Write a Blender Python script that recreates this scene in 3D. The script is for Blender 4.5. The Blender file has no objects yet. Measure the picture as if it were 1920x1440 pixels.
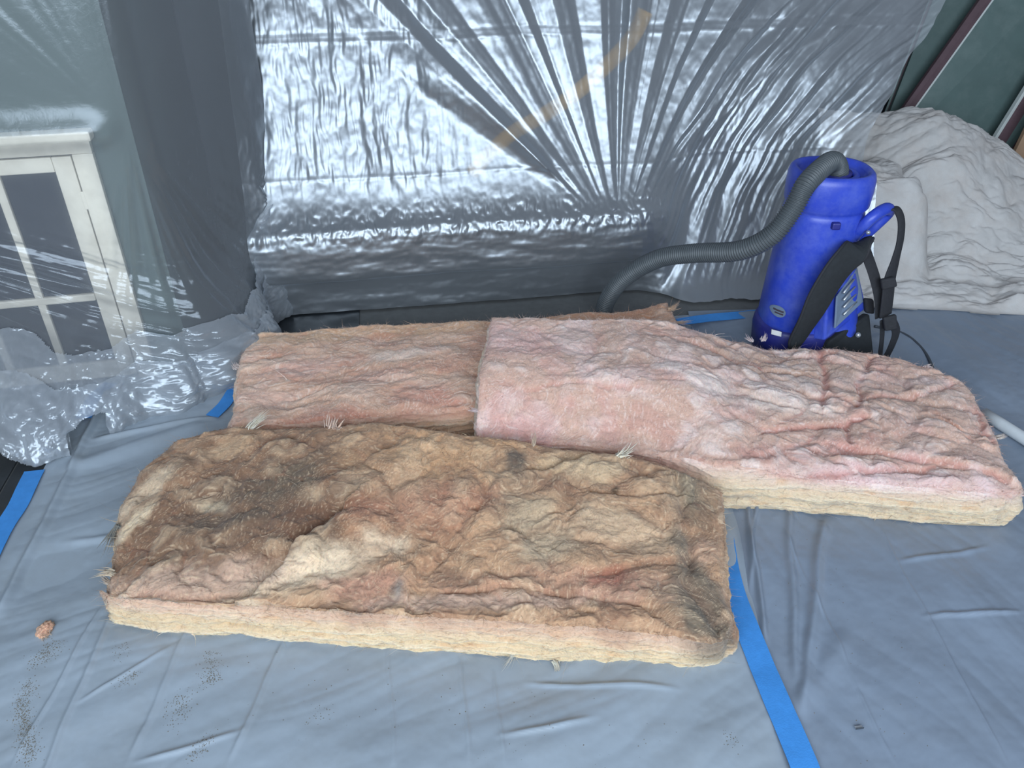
import bpy, bmesh, math, random
import numpy as np

rng = np.random.default_rng(7)
random.seed(7)
scene = bpy.context.scene
COL = scene.collection

# ------------------------------------------------------------------ camera
CAM_H, PITCH, FPX = 1.35, math.radians(33.5), 1500.0
cam_d = bpy.data.cameras.new('camera')
cam = bpy.data.objects.new('camera', cam_d)
COL.objects.link(cam)
cam.location = (0, 0, CAM_H)
cam.rotation_euler = (math.pi / 2 - PITCH, 0, 0)
cam_d.sensor_width = 36.0
cam_d.lens = FPX / 1920 * 36.0
cam_d.clip_start = 0.02
scene.camera = cam

# ------------------------------------------------------------------ world and light
world = bpy.data.worlds.new('world')
scene.world = world
world.use_nodes = True
bg = world.node_tree.nodes['Background']
bg.inputs[0].default_value = (0.72, 0.80, 0.94, 1)
bg.inputs[1].default_value = 0.36


def area(name, loc, target, sx, sy, power, color):
    d = bpy.data.lights.new(name, 'AREA')
    d.shape = 'RECTANGLE'
    d.size, d.size_y, d.energy, d.color = sx, sy, power, color
    o = bpy.data.objects.new(name, d)
    COL.objects.link(o)
    o.location = loc
    from mathutils import Vector
    o.rotation_euler = (Vector(target) - Vector(loc)).to_track_quat('-Z', 'Y').to_euler()
    return o


# daylight through the wide window in the wall behind the camera
area('window_daylight', (0.1, -1.70, 1.9), (0.1, 1.0, 1.6), 3.8, 2.0, 255, (0.76, 0.88, 1.0))

scene.view_settings.view_transform = 'Standard'
scene.view_settings.look = 'None'
scene.view_settings.gamma = 1.0
scene.view_settings.use_curve_mapping = False
scene.view_settings.exposure = -0.06

# ------------------------------------------------------------------ helpers
SP, CP = math.sin(PITCH), math.cos(PITCH)


def at(px, py, z=0.0):
    """place of a photographed point that lies at height z"""
    a, b = (px - 960) / FPX, -(py - 720) / FPX
    d = np.array([a, b * SP + CP, b * CP - SP])
    t = (z - CAM_H) / d[2]
    return np.array([0, 0, CAM_H]) + d * t


def atY(px, py, Y):
    a, b = (px - 960) / FPX, -(py - 720) / FPX
    d = np.array([a, b * SP + CP, b * CP - SP])
    return np.array([0, 0, CAM_H]) + d * (Y / d[1])


def lin(r, g, b):
    c = np.array([r, g, b], float) / 255
    return np.where(c <= 0.04045, c / 12.92, ((c + 0.055) / 1.055) ** 2.4)


def lin4(r, g, b):
    return tuple(lin(r, g, b)) + (1.0,)


_perm = np.random.default_rng(3).permutation(256).astype(np.int32)
_grad = np.random.default_rng(4).normal(size=(256, 3))
_grad /= np.linalg.norm(_grad, axis=1)[:, None]


def pn(P, seed=0):
    P = np.asarray(P, float) + np.array([seed * 17.31, seed * 5.77, seed * 9.13])
    i = np.floor(P).astype(np.int64)
    f = P - i
    u = f * f * f * (f * (f * 6 - 15) + 10)
    out = np.zeros(len(P))
    for dx in (0, 1):
        for dy in (0, 1):
            for dz in (0, 1):
                h = _perm[(_perm[(_perm[(i[:, 0] + dx) & 255] + i[:, 1] + dy) & 255] + i[:, 2] + dz) & 255]
                g = _grad[h]
                w = (u[:, 0] if dx else 1 - u[:, 0]) * (u[:, 1] if dy else 1 - u[:, 1]) * (u[:, 2] if dz else 1 - u[:, 2])
                out += w * (g[:, 0] * (f[:, 0] - dx) + g[:, 1] * (f[:, 1] - dy) + g[:, 2] * (f[:, 2] - dz))
    return out * 1.5


def fbm(P, octaves=4, seed=0, gain=0.5):
    P = np.asarray(P, float)
    o, a, s = 0, 1.0, 1.0
    for k in range(octaves):
        o = o + a * pn(P * s, seed + k)
        a *= gain
        s *= 2.03
    return o


_rt = np.random.default_rng(8).uniform(size=(256, 4))


def worley(X, Y, seed=0):
    """nearest and second distance, four random numbers and the offset of the nearest cell"""
    ix, iy = np.floor(X).astype(np.int64), np.floor(Y).astype(np.int64)
    n = len(X)
    F1, F2 = np.full(n, 9.0), np.full(n, 9.0)
    R_, DX, DY = np.zeros((n, 4)), np.zeros(n), np.zeros(n)
    for a in (-1, 0, 1):
        for b in (-1, 0, 1):
            h = _perm[(_perm[(ix + a + seed * 13) & 255] + iy + b + seed * 7) & 255]
            r = _rt[h]
            dx, dy = X - (ix + a + r[:, 0]), Y - (iy + b + r[:, 1])
            d = np.hypot(dx, dy)
            nearer = d < F1
            F2 = np.where(nearer, F1, np.minimum(F2, d))
            F1 = np.where(nearer, d, F1)
            R_ = np.where(nearer[:, None], _rt[(h * 7 + 31) & 255], R_)
            DX, DY = np.where(nearer, dx, DX), np.where(nearer, dy, DY)
    return F1, F2, R_, DX, DY


def pn1(x, seed=0):
    x = np.asarray(x, float)
    return pn(np.stack([x, x * 0 + 0.5, x * 0 + 0.5], 1), seed)


def ss(a, b, x):
    t = np.clip((np.asarray(x, float) - a) / (b - a), 0, 1)
    return t * t * (3 - 2 * t)


def link(name, me, mat=None, parent=None):
    o = bpy.data.objects.new(name, me)
    COL.objects.link(o)
    if mat is not None:
        me.materials.append(mat)
    if parent is not None:
        o.parent = parent
    return o


def mesh(name, verts, faces, mat=None, parent=None, smooth=True, colors=None):
    me = bpy.data.meshes.new(name)
    verts = np.asarray(verts, np.float32)
    if isinstance(faces, np.ndarray):
        n, k = faces.shape
        me.vertices.add(len(verts))
        me.vertices.foreach_set('co', verts.ravel())
        me.loops.add(n * k)
        me.loops.foreach_set('vertex_index', faces.astype(np.int32).ravel())
        me.polygons.add(n)
        me.polygons.foreach_set('loop_start', np.arange(0, n * k, k, dtype=np.int32))
        me.polygons.foreach_set('loop_total', np.full(n, k, np.int32))
        me.update(calc_edges=True)
    else:
        me.from_pydata([tuple(map(float, v)) for v in verts], [], faces)
    if smooth:
        me.polygons.foreach_set('use_smooth', np.ones(len(me.polygons), bool))
    if colors is not None:
        at_ = me.color_attributes.new('tint', 'FLOAT_COLOR', 'POINT')
        c = np.ones((len(verts), 4), np.float32)
        c[:, :3] = colors
        at_.data.foreach_set('color', c.ravel())
    me.validate()
    return link(name, me, mat, parent)


def gridfaces(nu, nv, off=0, flip=False):
    """grid index = i*nv + j"""
    i, j = np.meshgrid(np.arange(nu - 1), np.arange(nv - 1), indexing='ij')
    a = (i * nv + j).ravel() + off
    q = np.stack([a, a + nv, a + nv + 1, a + 1], 1)
    return q[:, ::-1].copy() if flip else q


def tag(o, label, cat=None, group=None, kind=None):
    if label:
        o['label'] = label
    if cat:
        o['category'] = cat
    if group:
        o['group'] = group
    if kind:
        o['kind'] = kind
    return o


def empty(name, loc=(0, 0, 0), rz=0.0):
    o = bpy.data.objects.new(name, None)
    COL.objects.link(o)
    o.location = loc
    o.rotation_euler = (0, 0, rz)
    return o


def box(name, lo, hi, mat, parent=None, bevel=0.0, rz=0.0, loc=None):
    bm = bmesh.new()
    bmesh.ops.create_cube(bm, size=1)
    lo, hi = np.array(lo, float), np.array(hi, float)
    for v in bm.verts:
        v.co = [(lo[k] + hi[k]) / 2 + v.co[k] * (hi[k] - lo[k]) for k in range(3)]
    if bevel:
        bmesh.ops.bevel(bm, geom=bm.edges[:], offset=bevel, segments=2, profile=0.6, affect='EDGES')
    me = bpy.data.meshes.new(name)
    bm.to_mesh(me)
    bm.free()
    o = link(name, me, mat, parent)
    if loc is not None:
        o.location = loc
    o.rotation_euler = (0, 0, rz)
    return o


def catmull(pts, n):
    P = np.asarray(pts, float)
    P = np.vstack([2 * P[0] - P[1], P, 2 * P[-1] - P[-2]])
    segs = len(P) - 3
    t = np.linspace(0, segs - 1e-6, n)
    k = t.astype(int)
    f = (t - k)[:, None]
    p0, p1, p2, p3 = P[k], P[k + 1], P[k + 2], P[k + 3]
    return 0.5 * ((2 * p1) + (-p0 + p2) * f + (2 * p0 - 5 * p1 + 4 * p2 - p3) * f ** 2 + (-p0 + 3 * p1 - 3 * p2 + p3) * f ** 3)


def resample(P, n):
    P = np.asarray(P, float)
    d = np.r_[0, np.cumsum(np.linalg.norm(np.diff(P, axis=0), axis=1))]
    t = np.linspace(0, d[-1], n)
    return np.stack([np.interp(t, d, P[:, k]) for k in range(P.shape[1])], 1)


def frames(path):
    T = np.gradient(path, axis=0)
    T /= np.linalg.norm(T, axis=1)[:, None]
    N = np.zeros_like(T)
    n = np.array([0, 0, 1.0]) if abs(T[0, 2]) < 0.9 else np.array([1.0, 0, 0])
    for k in range(len(T)):
        n = n - T[k] * np.dot(n, T[k])
        n /= np.linalg.norm(n)
        N[k] = n
    return T, N, np.cross(T, N)


def tube(name, path, radius, mat, parent=None, seg=14, cap=True):
    path = np.asarray(path, float)
    T, N, B = frames(path)
    n = len(path)
    r = np.broadcast_to(np.asarray(radius, float), (n,))
    a = np.linspace(0, 2 * np.pi, seg, endpoint=False)
    V = path[:, None, :] + r[:, None, None] * (np.cos(a)[None, :, None] * N[:, None, :] + np.sin(a)[None, :, None] * B[:, None, :])
    V = V.reshape(-1, 3)
    F = []
    for i in range(n - 1):
        for j in range(seg):
            F.append((i * seg + j, i * seg + (j + 1) % seg, (i + 1) * seg + (j + 1) % seg, (i + 1) * seg + j))
    if cap:
        F.append(tuple(range(seg))[::-1])
        F.append(tuple((n - 1) * seg + j for j in range(seg)))
    return mesh(name, V, F, mat, parent)


def ribbon(name, path, width_dir, width, thick, mat, parent=None):
    """strap: rectangular cross-section swept along a path; width_dir may be per point"""
    path = np.asarray(path, float)
    n = len(path)
    W = np.broadcast_to(np.asarray(width_dir, float), (n, 3)).copy()
    T = np.gradient(path, axis=0)
    T /= np.linalg.norm(T, axis=1)[:, None]
    W -= T * np.sum(W * T, 1)[:, None]
    W /= np.linalg.norm(W, axis=1)[:, None]
    N = np.cross(T, W)
    w = np.broadcast_to(np.asarray(width, float), (n,))[:, None] / 2
    t = np.broadcast_to(np.asarray(thick, float), (n,))[:, None] / 2
    prof = [(-1, -.6), (-.9, -1), (.9, -1), (1, -.6), (1, .6), (.9, 1), (-.9, 1), (-1, .6)]
    k = len(prof)
    V = np.stack([path + W * w * a + N * t * b for a, b in prof], 1).reshape(-1, 3)
    F = [(i * k + j, i * k + (j + 1) % k, (i + 1) * k + (j + 1) % k, (i + 1) * k + j) for i in range(n - 1) for j in range(k)]
    F.append(tuple(range(k))[::-1])
    F.append(tuple((n - 1) * k + j for j in range(k)))
    return mesh(name, V, F, mat, parent)


# ------------------------------------------------------------------ materials
def newmat(name):
    m = bpy.data.materials.new(name)
    m.use_nodes = True
    nt = m.node_tree
    nt.nodes.clear()
    out = nt.nodes.new('ShaderNodeOutputMaterial')
    return m, nt, out


def node(nt, typ, **kw):
    n = nt.nodes.new(typ)
    ins = kw.pop('ins', {})
    for k, v in kw.items():
        setattr(n, k, v)
    for k, v in ins.items():
        n.inputs[k].default_value = v
    return n


def plain(name, rgb, rough=0.5, vary=0.12, scale=30.0, bump=0.1, metallic=0.0, bscale=None, dust=None, spec=0.5):
    m, nt, out = newmat(name)
    b = node(nt, 'ShaderNodeBsdfPrincipled', ins={'Roughness': rough, 'Metallic': metallic, 'Specular IOR Level': spec})
    tc = node(nt, 'ShaderNodeTexCoord')
    nz = node(nt, 'ShaderNodeTexNoise', ins={'Scale': scale, 'Detail': 6.0, 'Roughness': 0.6})
    nt.links.new(tc.outputs['Object'], nz.inputs['Vector'])
    r = node(nt, 'ShaderNodeValToRGB')
    c = np.array(lin(*rgb))
    r.color_ramp.elements[0].position, r.color_ramp.elements[1].position = 0.3, 0.7
    r.color_ramp.elements[0].color = tuple(np.clip(c * (1 - vary), 0, 1)) + (1,)
    r.color_ramp.elements[1].color = tuple(np.clip(c * (1 + vary), 0, 1)) + (1,)
    nt.links.new(nz.outputs['Fac'], r.inputs['Fac'])
    colout = r.outputs['Color']
    if dust:
        n2 = node(nt, 'ShaderNodeTexNoise', ins={'Scale': 9.0, 'Detail': 8.0, 'Roughness': 0.7})
        nt.links.new(tc.outputs['Object'], n2.inputs['Vector'])
        r2 = node(nt, 'ShaderNodeValToRGB')
        r2.color_ramp.elements[0].position, r2.color_ramp.elements[1].position = 0.45, 0.8
        r2.color_ramp.elements[1].color = (dust[3],) * 3 + (1,)
        r2.color_ramp.elements[0].color = (0, 0, 0, 1)
        nt.links.new(n2.outputs['Fac'], r2.inputs['Fac'])
        mx = node(nt, 'ShaderNodeMix', data_type='RGBA')
        nt.links.new(r2.outputs['Color'], mx.inputs[0])
        nt.links.new(colout, mx.inputs[6])
        mx.inputs[7].default_value = lin4(*dust[:3])
        colout = mx.outputs[2]
    nt.links.new(colout, b.inputs['Base Color'])
    if bump:
        n3 = node(nt, 'ShaderNodeTexNoise', ins={'Scale': bscale or scale * 4, 'Detail': 4.0})
        nt.links.new(tc.outputs['Object'], n3.inputs['Vector'])
        bp = node(nt, 'ShaderNodeBump', ins={'Strength': bump, 'Distance': 0.002})
        nt.links.new(n3.outputs['Fac'], bp.inputs['Height'])
        nt.links.new(bp.outputs['Normal'], b.inputs['Normal'])
    nt.links.new(b.outputs['BSDF'], out.inputs['Surface'])
    return m


def film(name, haze=0.25, rgb=(225, 232, 240), gloss_rough=0.22, ior=1.7, trans=0.5, bump=0.25, bscale=(60, 60, 60)):
    """thin polyethylene: clear where seen square on, milkier at a slant (longer way through the film)"""
    m, nt, out = newmat(name)
    L = nt.links.new
    lw = node(nt, 'ShaderNodeLayerWeight', ins={'Blend': 0.5})
    tc = node(nt, 'ShaderNodeTexCoord')
    mp = node(nt, 'ShaderNodeMapping')
    mp.inputs['Scale'].default_value = bscale
    L(tc.outputs['Object'], mp.inputs['Vector'])
    nz = node(nt, 'ShaderNodeTexNoise', ins={'Scale': 1.0, 'Detail': 5.0, 'Roughness': 0.65, 'Distortion': 0.6})
    L(mp.outputs['Vector'], nz.inputs['Vector'])
    bp = node(nt, 'ShaderNodeBump', ins={'Strength': bump, 'Distance': 0.004})
    L(nz.outputs['Fac'], bp.inputs['Height'])
    L(bp.outputs['Normal'], lw.inputs['Normal'])
    cosn = node(nt, 'ShaderNodeMath', operation='SUBTRACT')
    cosn.inputs[0].default_value = 1.0
    L(lw.outputs['Facing'], cosn.inputs[1])
    mxn = node(nt, 'ShaderNodeMath', operation='MAXIMUM')
    mxn.inputs[1].default_value = 0.12
    L(cosn.outputs[0], mxn.inputs[0])
    inv = node(nt, 'ShaderNodeMath', operation='DIVIDE')
    inv.inputs[0].default_value = 1.0
    L(mxn.outputs[0], inv.inputs[1])
    pw = node(nt, 'ShaderNodeMath', operation='POWER')
    pw.inputs[0].default_value = 1 - haze
    L(inv.outputs[0], pw.inputs[1])
    df = node(nt, 'ShaderNodeBsdfDiffuse')
    df.inputs[0].default_value = lin4(*rgb)
    tl = node(nt, 'ShaderNodeBsdfTranslucent')
    tl.inputs[0].default_value = lin4(*rgb)
    L(bp.outputs['Normal'], df.inputs['Normal'])
    mixd = node(nt, 'ShaderNodeMixShader', ins={0: trans})
    L(df.outputs[0], mixd.inputs[1])
    L(tl.outputs[0], mixd.inputs[2])
    tr = node(nt, 'ShaderNodeBsdfTransparent')
    mix = node(nt, 'ShaderNodeMixShader')
    L(pw.outputs[0], mix.inputs[0])
    L(mixd.outputs[0], mix.inputs[1])
    L(tr.outputs[0], mix.inputs[2])
    fr = node(nt, 'ShaderNodeFresnel', ins={'IOR': ior})
    L(bp.outputs['Normal'], fr.inputs['Normal'])
    gl = node(nt, 'ShaderNodeBsdfGlossy', ins={'Roughness': gloss_rough})
    gl.inputs[0].default_value = (0.86, 0.93, 1, 1)
    L(bp.outputs['Normal'], gl.inputs['Normal'])
    fin = node(nt, 'ShaderNodeMixShader')
    L(fr.outputs[0], fin.inputs[0])
    L(mix.outputs[0], fin.inputs[1])
    L(gl.outputs[0], fin.inputs[2])
    L(fin.outputs[0], out.inputs['Surface'])
    return m


def wool(name, fscale=(110, 340, 340), bump=0.5):
    m, nt, out = newmat(name)
    L = nt.links.new
    b = node(nt, 'ShaderNodeBsdfPrincipled', ins={'Roughness': 0.95, 'Specular IOR Level': 0.1, 'Sheen Weight': 0.15, 'Sheen Roughness': 0.6,
                                                 'Subsurface Weight': 0.6, 'Subsurface Radius': (0.010, 0.007, 0.005), 'Subsurface Scale': 1.0})
    at_ = node(nt, 'ShaderNodeAttribute', attribute_name='tint')
    tc = node(nt, 'ShaderNodeTexCoord')
    # slow warp so that the fibres wander
    wn = node(nt, 'ShaderNodeTexNoise', ins={'Scale': 7.0, 'Detail': 3.0})
    L(tc.outputs['Object'], wn.inputs['Vector'])
    add = node(nt, 'ShaderNodeMix', data_type='VECTOR')
    add.inputs[0].default_value = 0.10
    L(tc.outputs['Object'], add.inputs[4])
    L(wn.outputs['Color'], add.inputs[5])
    mp = node(nt, 'ShaderNodeMapping')
    mp.inputs['Scale'].default_value = fscale
    L(add.outputs[1], mp.inputs['Vector'])
    n1 = node(nt, 'ShaderNodeTexNoise', ins={'Scale': 1.0, 'Detail': 5.0, 'Roughness': 0.65})
    L(mp.outputs['Vector'], n1.inputs['Vector'])
    mp2 = node(nt, 'ShaderNodeMapping')
    mp2.inputs['Scale'].default_value = (fscale[1] * 0.8, fscale[0] * 0.8, fscale[2])
    L(add.outputs[1], mp2.inputs['Vector'])
    n2 = node(nt, 'ShaderNodeTexNoise', ins={'Scale': 1.0, 'Detail': 4.0, 'Roughness': 0.6})
    L(mp2.outputs['Vector'], n2.inputs['Vector'])
    av = node(nt, 'ShaderNodeMath', operation='ADD')
    L(n1.outputs['Fac'], av.inputs[0])
    L(n2.outputs['Fac'], av.inputs[1])
    rmp = node(nt, 'ShaderNodeMapRange', ins={'From Min': 0.7, 'From Max': 1.3, 'To Min': 0.86, 'To Max': 1.13})
    L(av.outputs[0], rmp.inputs['Value'])
    mul = node(nt, 'ShaderNodeVectorMath', operation='SCALE')
    L(at_.outputs['Color'], mul.inputs[0])
    L(rmp.outputs[0], mul.inputs['Scale'])
    L(mul.outputs[0], b.inputs['Base Color'])
    bp = node(nt, 'ShaderNodeBump', ins={'Strength': bump, 'Distance': 0.002})
    L(av.outputs[0], bp.inputs['Height'])
    L(bp.outputs['Normal'], b.inputs['Normal'])
    tl = node(nt, 'ShaderNodeBsdfTranslucent')
    L(mul.outputs[0], tl.inputs[0])
    mx = node(nt, 'ShaderNodeMixShader', ins={0: 0.08})
    L(b.outputs[0], mx.inputs[1])
    L(tl.outputs[0], mx.inputs[2])
    L(mx.outputs[0], out.inputs['Surface'])
    return m


M = {}
M['stone'] = plain('dark_slate', (44, 48, 52), 0.35, 0.25, 12, 0.2, bscale=60)
M['grout'] = plain('grout', (96, 98, 98), 0.9, 0.1, 40)
M['wall'] = plain('grey_green_paint', (78, 92, 88), 0.7, 0.05, 8, 0.05)
M['walldark'] = plain('dark_wall', (58, 64, 72), 0.6, 0.1, 8, 0.05)
M['bench'] = plain('dark_bench', (40, 44, 52), 0.45, 0.1, 10, 0.05)
M['ivory'] = plain('ivory_gloss_paint', (222, 214, 198), 0.45, 0.05, 20, 0.08, dust=(150, 135, 115, 0.35))
M['glass'] = plain('dark_glass', (38, 40, 50), 0.08, 0.1, 5, 0.0)
M['yellow'] = plain('yellow_rubber', (236, 176, 20), 0.5, 0.08, 20)
M['blue'] = plain('vacuum_blue', (46, 70, 184), 0.38, 0.1, 14, 0.08, dust=(120, 136, 200, 0.5), bscale=220)
M['bluedark'] = plain('vacuum_navy', (34, 38, 120), 0.45, 0.1, 14, 0.08, dust=(90, 95, 140, 0.35))
M['hose'] = plain('hose_grey', (74, 80, 84), 0.5, 0.12, 40, 0.05)
M['black'] = plain('black_webbing', (38, 39, 44), 0.8, 0.15, 120, 0.35, bscale=500)
M['pad'] = plain('black_padding', (34, 38, 42), 0.9, 0.15, 60, 0.25, bscale=400)
M['grey'] = plain('grey_plastic', (112, 128, 150), 0.5, 0.06, 30)
M['wand'] = plain('pale_tube', (196, 202, 206), 0.3, 0.04, 40, 0.03)
M['metal'] = plain('brushed_aluminium', (190, 196, 202), 0.35, 0.05, 60, 0.05, metallic=0.7)
M['label'] = plain('white_label', (205, 205, 205), 0.6, 0.04, 60)
M['ink'] = plain('dark_ink', (70, 60, 70), 0.7, 0.04, 60)
M['tape'] = plain('blue_painters_tape', (58, 134, 206), 0.75, 0.07, 60, 0.25, bscale=300)
M['canvas'] = plain('canvas_cloth', (188, 186, 184), 0.95, 0.08, 16, 0.4, bscale=420, dust=(170, 150, 135, 0.4))
M['green'] = plain('green_board', (84, 104, 102), 0.55, 0.07, 12, 0.06, dust=(140, 152, 150, 0.25))
M['brown'] = plain('brown_edge', (86, 66, 72), 0.6, 0.12, 25)
M['paleedge'] = plain('pale_edge', (190, 196, 194), 0.5, 0.05, 30)
M['tan'] = plain('tan_board', (150, 122, 98), 0.6, 0.1, 15)
M['cord'] = plain('grey_cord', (62, 68, 76), 0.5, 0.05, 30)
M['dirt'] = plain('grey_dirt', (104, 98, 86), 0.95, 0.3, 200)
M['woolA'] = wool('brown_glass_wool')
M['woolB'] = wool('pink_glass_wool')
M['fiber'] = wool('loose_glass_fibres', bump=0.0)
M['film'] = film('clear_film_back', 0.20, gloss_rough=0.39, ior=2.9, bump=0.05, bscale=(40, 40, 20))
M['film2'] = film('clear_film_corner', 0.19, gloss_rough=0.20, ior=1.5, bump=0.15, bscale=(50, 50, 50))
M['film3'] = film('folded_film_hem', 0.33, gloss_rough=0.16, ior=1.7, bump=0.15, bscale=(50, 50, 50))
M['poly'] = plain('grey_poly_film', (146, 157, 168), 0.30, 0.05, 5, 0.12, bscale=25, dust=(126, 126, 122, 0.3))
M['poly2'] = plain('grey_poly_film_dull', (126, 138, 154), 0.34, 0.05, 5, 0.12, bscale=25, dust=(114, 118, 124, 0.3))

# ------------------------------------------------------------------ the setting
ROOM = math.radians(9.0)
E1 = np.array([math.cos(ROOM), math.sin(ROOM), 0])      # along the back wall
E2 = np.array([-math.sin(ROOM), math.cos(ROOM), 0])     # away from the camera
O0 = np.array([-0.75, 2.40, 0])                         # left front foot of the covered bench


def R(s, d, z):
    return O0 + E1 * s + E2 * d + np.array([0, 0, z])


fl = box('floor', (-4.5, -2.2, -0.14), (5.5, 6.2, -0.007), M['grout'])
tag(fl, None, kind='structure')
# slate tiles: own slabs where the floor is bare, the rest lies under film and cloth
tang = at(0, 1000)[:2] - at(70, 870)[:2]
trot = math.atan2(tang[1], tang[0])
tile_me = None
for i in range(-3, 4):
    for j in range(-3, 4):
        c = at(12, 900)[:2]
        ux = np.array([math.cos(trot), math.sin(trot)])
        uy = np.array([-ux[1], ux[0]])
        p = c + ux * (i * 0.45 + 0.1) + uy * ((j - 0.5) * 0.45)
        if p[0] > -0.55 or p[0] < -3.4 or p[1] < 0.2 or p[1] > 2.9:
            continue
        if tile_me is None:
            o = box('tile', (-0.2225, -0.2225, -0.0069), (0.2225, 0.2225, -0.0015), M['stone'], fl, 0.002, trot, (p[0], p[1], 0))
            tile_me = o.data
        else:
            o = link('tile', tile_me, None, fl)
            o.location = (p[0], p[1], 0)
            o.rotation_euler = (0, 0, trot)

# projecting wall with the glazed cabinet, and the wall behind the bench
WA = math.radians(12.0)
W1 = np.array([math.cos(WA), math.sin(WA)])
W2 = np.array([-math.sin(WA), math.cos(WA)])
KC = np.array([-1.045, 2.105]) + W1 * 0.05              # outer corner of the projecting wall
wl = box('wall_left', (-3.0, 0.0, -0.02), (0, 1.1, 2.5), M['wall'], rz=WA, loc=(KC[0], KC[1], 0))
tag(wl, None, kind='structure')
b0 = R(-0.65, 1.15, 0)
wb = box('wall_back', (0, 0, -0.02), (4.6, 0.12, 2.5), M['walldark'], rz=ROOM, loc=tuple(b0))
tag(wb, None, kind='structure')
bm = bmesh.new()
for lo, hi in (((-4, -1.95, -0.02), (4, -1.8, 0.9)), ((-4, -1.95, 2.92), (4, -1.8, 3.3)), ((-4, -1.95, 0.9), (-1.85, -1.8, 2.92)), ((2.05, -1.95, 0.9), (4, -1.8, 2.92))):
    r = bmesh.ops.create_cube(bm, size=1)
    for v in r['verts']:
        v.co = [(lo[k] + hi[k]) / 2 + v.co[k] * (hi[k] - lo[k]) for k in range(3)]
me = bpy.data.meshes.new('wall_front')
bm.to_mesh(me)
bm.free()
tag(link('wall_front', me, M['wall']), None, kind='structure')

# ------------------------------------------------------------------ glazed cabinet in the projecting wall
cab = empty('glazed_cabinet', (KC[0], KC[1], 0), WA)
tag(cab, 'low ivory wooden cabinet with a small-paned glass door behind clear film', 'cabinet')
# local frame: x along the wall (0 = wall corner), y into the wall, z up
CR = -0.105                                            # outer right side of the casing


def cb(name, x0, x1, z0, z1, y0, y1, mat, parent=None, bevel=0.003):
    return box(name, (x0, y0, z0), (x1, y1, z1), mat, parent or cab, bevel)


cb('casing', CR - 0.052, CR, 0.0, 0.70, -0.022, -0.001, M['ivory'])
cb('casing', CR - 1.0, CR - 0.948, 0.0, 0.70, -0.022, -0.001, M['ivory'])
cb('head_casing', CR - 1.0, CR, 0.70, 0.735, -0.022, -0.001, M['ivory'])
cb('top_moulding', CR - 1.02, CR + 0.012, 0.736, 0.762, -0.045, -0.001, M['ivory'], bevel=0.006)
cb('interior', CR - 0.945, CR - 0.055, 0.0, 0.698, -0.0035, -0.001, M['black'], bevel=0)
DX1, DX0 = CR - 0.056, CR - 0.944
door = cb('door', DX1 - 0.048, DX1, 0.02, 0.695, -0.018, -0.004, M['ivory'])
door['label'] = 'ivory door stile and rails'
cb('rail', DX0, DX1 - 0.0485, 0.655, 0.695, -0.018, -0.004, M['ivory'], door)
cb('rail', DX0, DX1 - 0.0485, 0.02, 0.075, -0.018, -0.004, M['ivory'], door)
cb('stile', DX0, DX0 + 0.045, 0.0755, 0.6545, -0.018, -0.004, M['ivory'], door)
PX = [DX1 - 0.0485 - 0.145 * k for k in range(0, 6)]
PZ = [0.0755, 0.290, 0.6545]
for k in range(1, 6):
    cb('muntin', PX[k] - 0.011, PX[k] + 0.011, 0.0757, 0.6543, -0.020, -0.006, M['ivory'], door, 0.004)
cb('muntin', PX[5] + 0.0115, PX[0], PZ[1] - 0.011, PZ[1] + 0.011, -0.0205, -0.0065, M['ivory'], door, 0.004)
for k in range(0, 5):
    for z0, z1 in ((PZ[0], PZ[1] - 0.0113), (PZ[1] + 0.0113, PZ[2])):
        cb('pane', PX[k + 1] + 0.0113, PX[k] - (0.0113 if k else 0.001), z0 + 0.001, z1 - 0.001, -0.009, -0.006, M['glass'], door, 0)
cb('hinge', DX1 - 0.004, DX1 + 0.006, 0.55, 0.60, -0.021, -0.017, M['ivory'], door, 0.002)

# ------------------------------------------------------------------ things behind the film
bench = empty('low_bench', tuple(R(0, 0, 0)), ROOM)
tag(bench, 'long dark low bench wrapped under clear film along the back wall', 'bench')
box('bench_top', (0.0, 0.045, 0.165), (1.20, 0.46, 0.310), M['bench'], bench, 0.02)
for s in (0.06, 1.08):
    box('leg', (s, 0.12, 0.0), (s + 0.06, 0.40, 0.164), M['bench'], bench, 0.004)

cab2 = box('dark_cabinet', (0, 0, 0), (0.30, 0.18, 1.35), M['walldark'], None, 0.006, ROOM, tuple(R(-0.28, 0.50, 0)))
tag(cab2, 'tall plain dark cupboard side seen dimly through film beside the glazed cabinet', 'cupboard')

arc = [atY(px, py, 3.12) for px, py in ((885, 325), (915, 290), (960, 250), (1020, 215), (1085, 170), (1140, 120), (1185, 70), (1210, 20))]
ya = tube('yellow_hose', catmull(arc, 60), 0.030, M['yellow'], None, 14)
tag(ya, 'yellow hose curving up behind the pleated clear film', 'hose')

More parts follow.
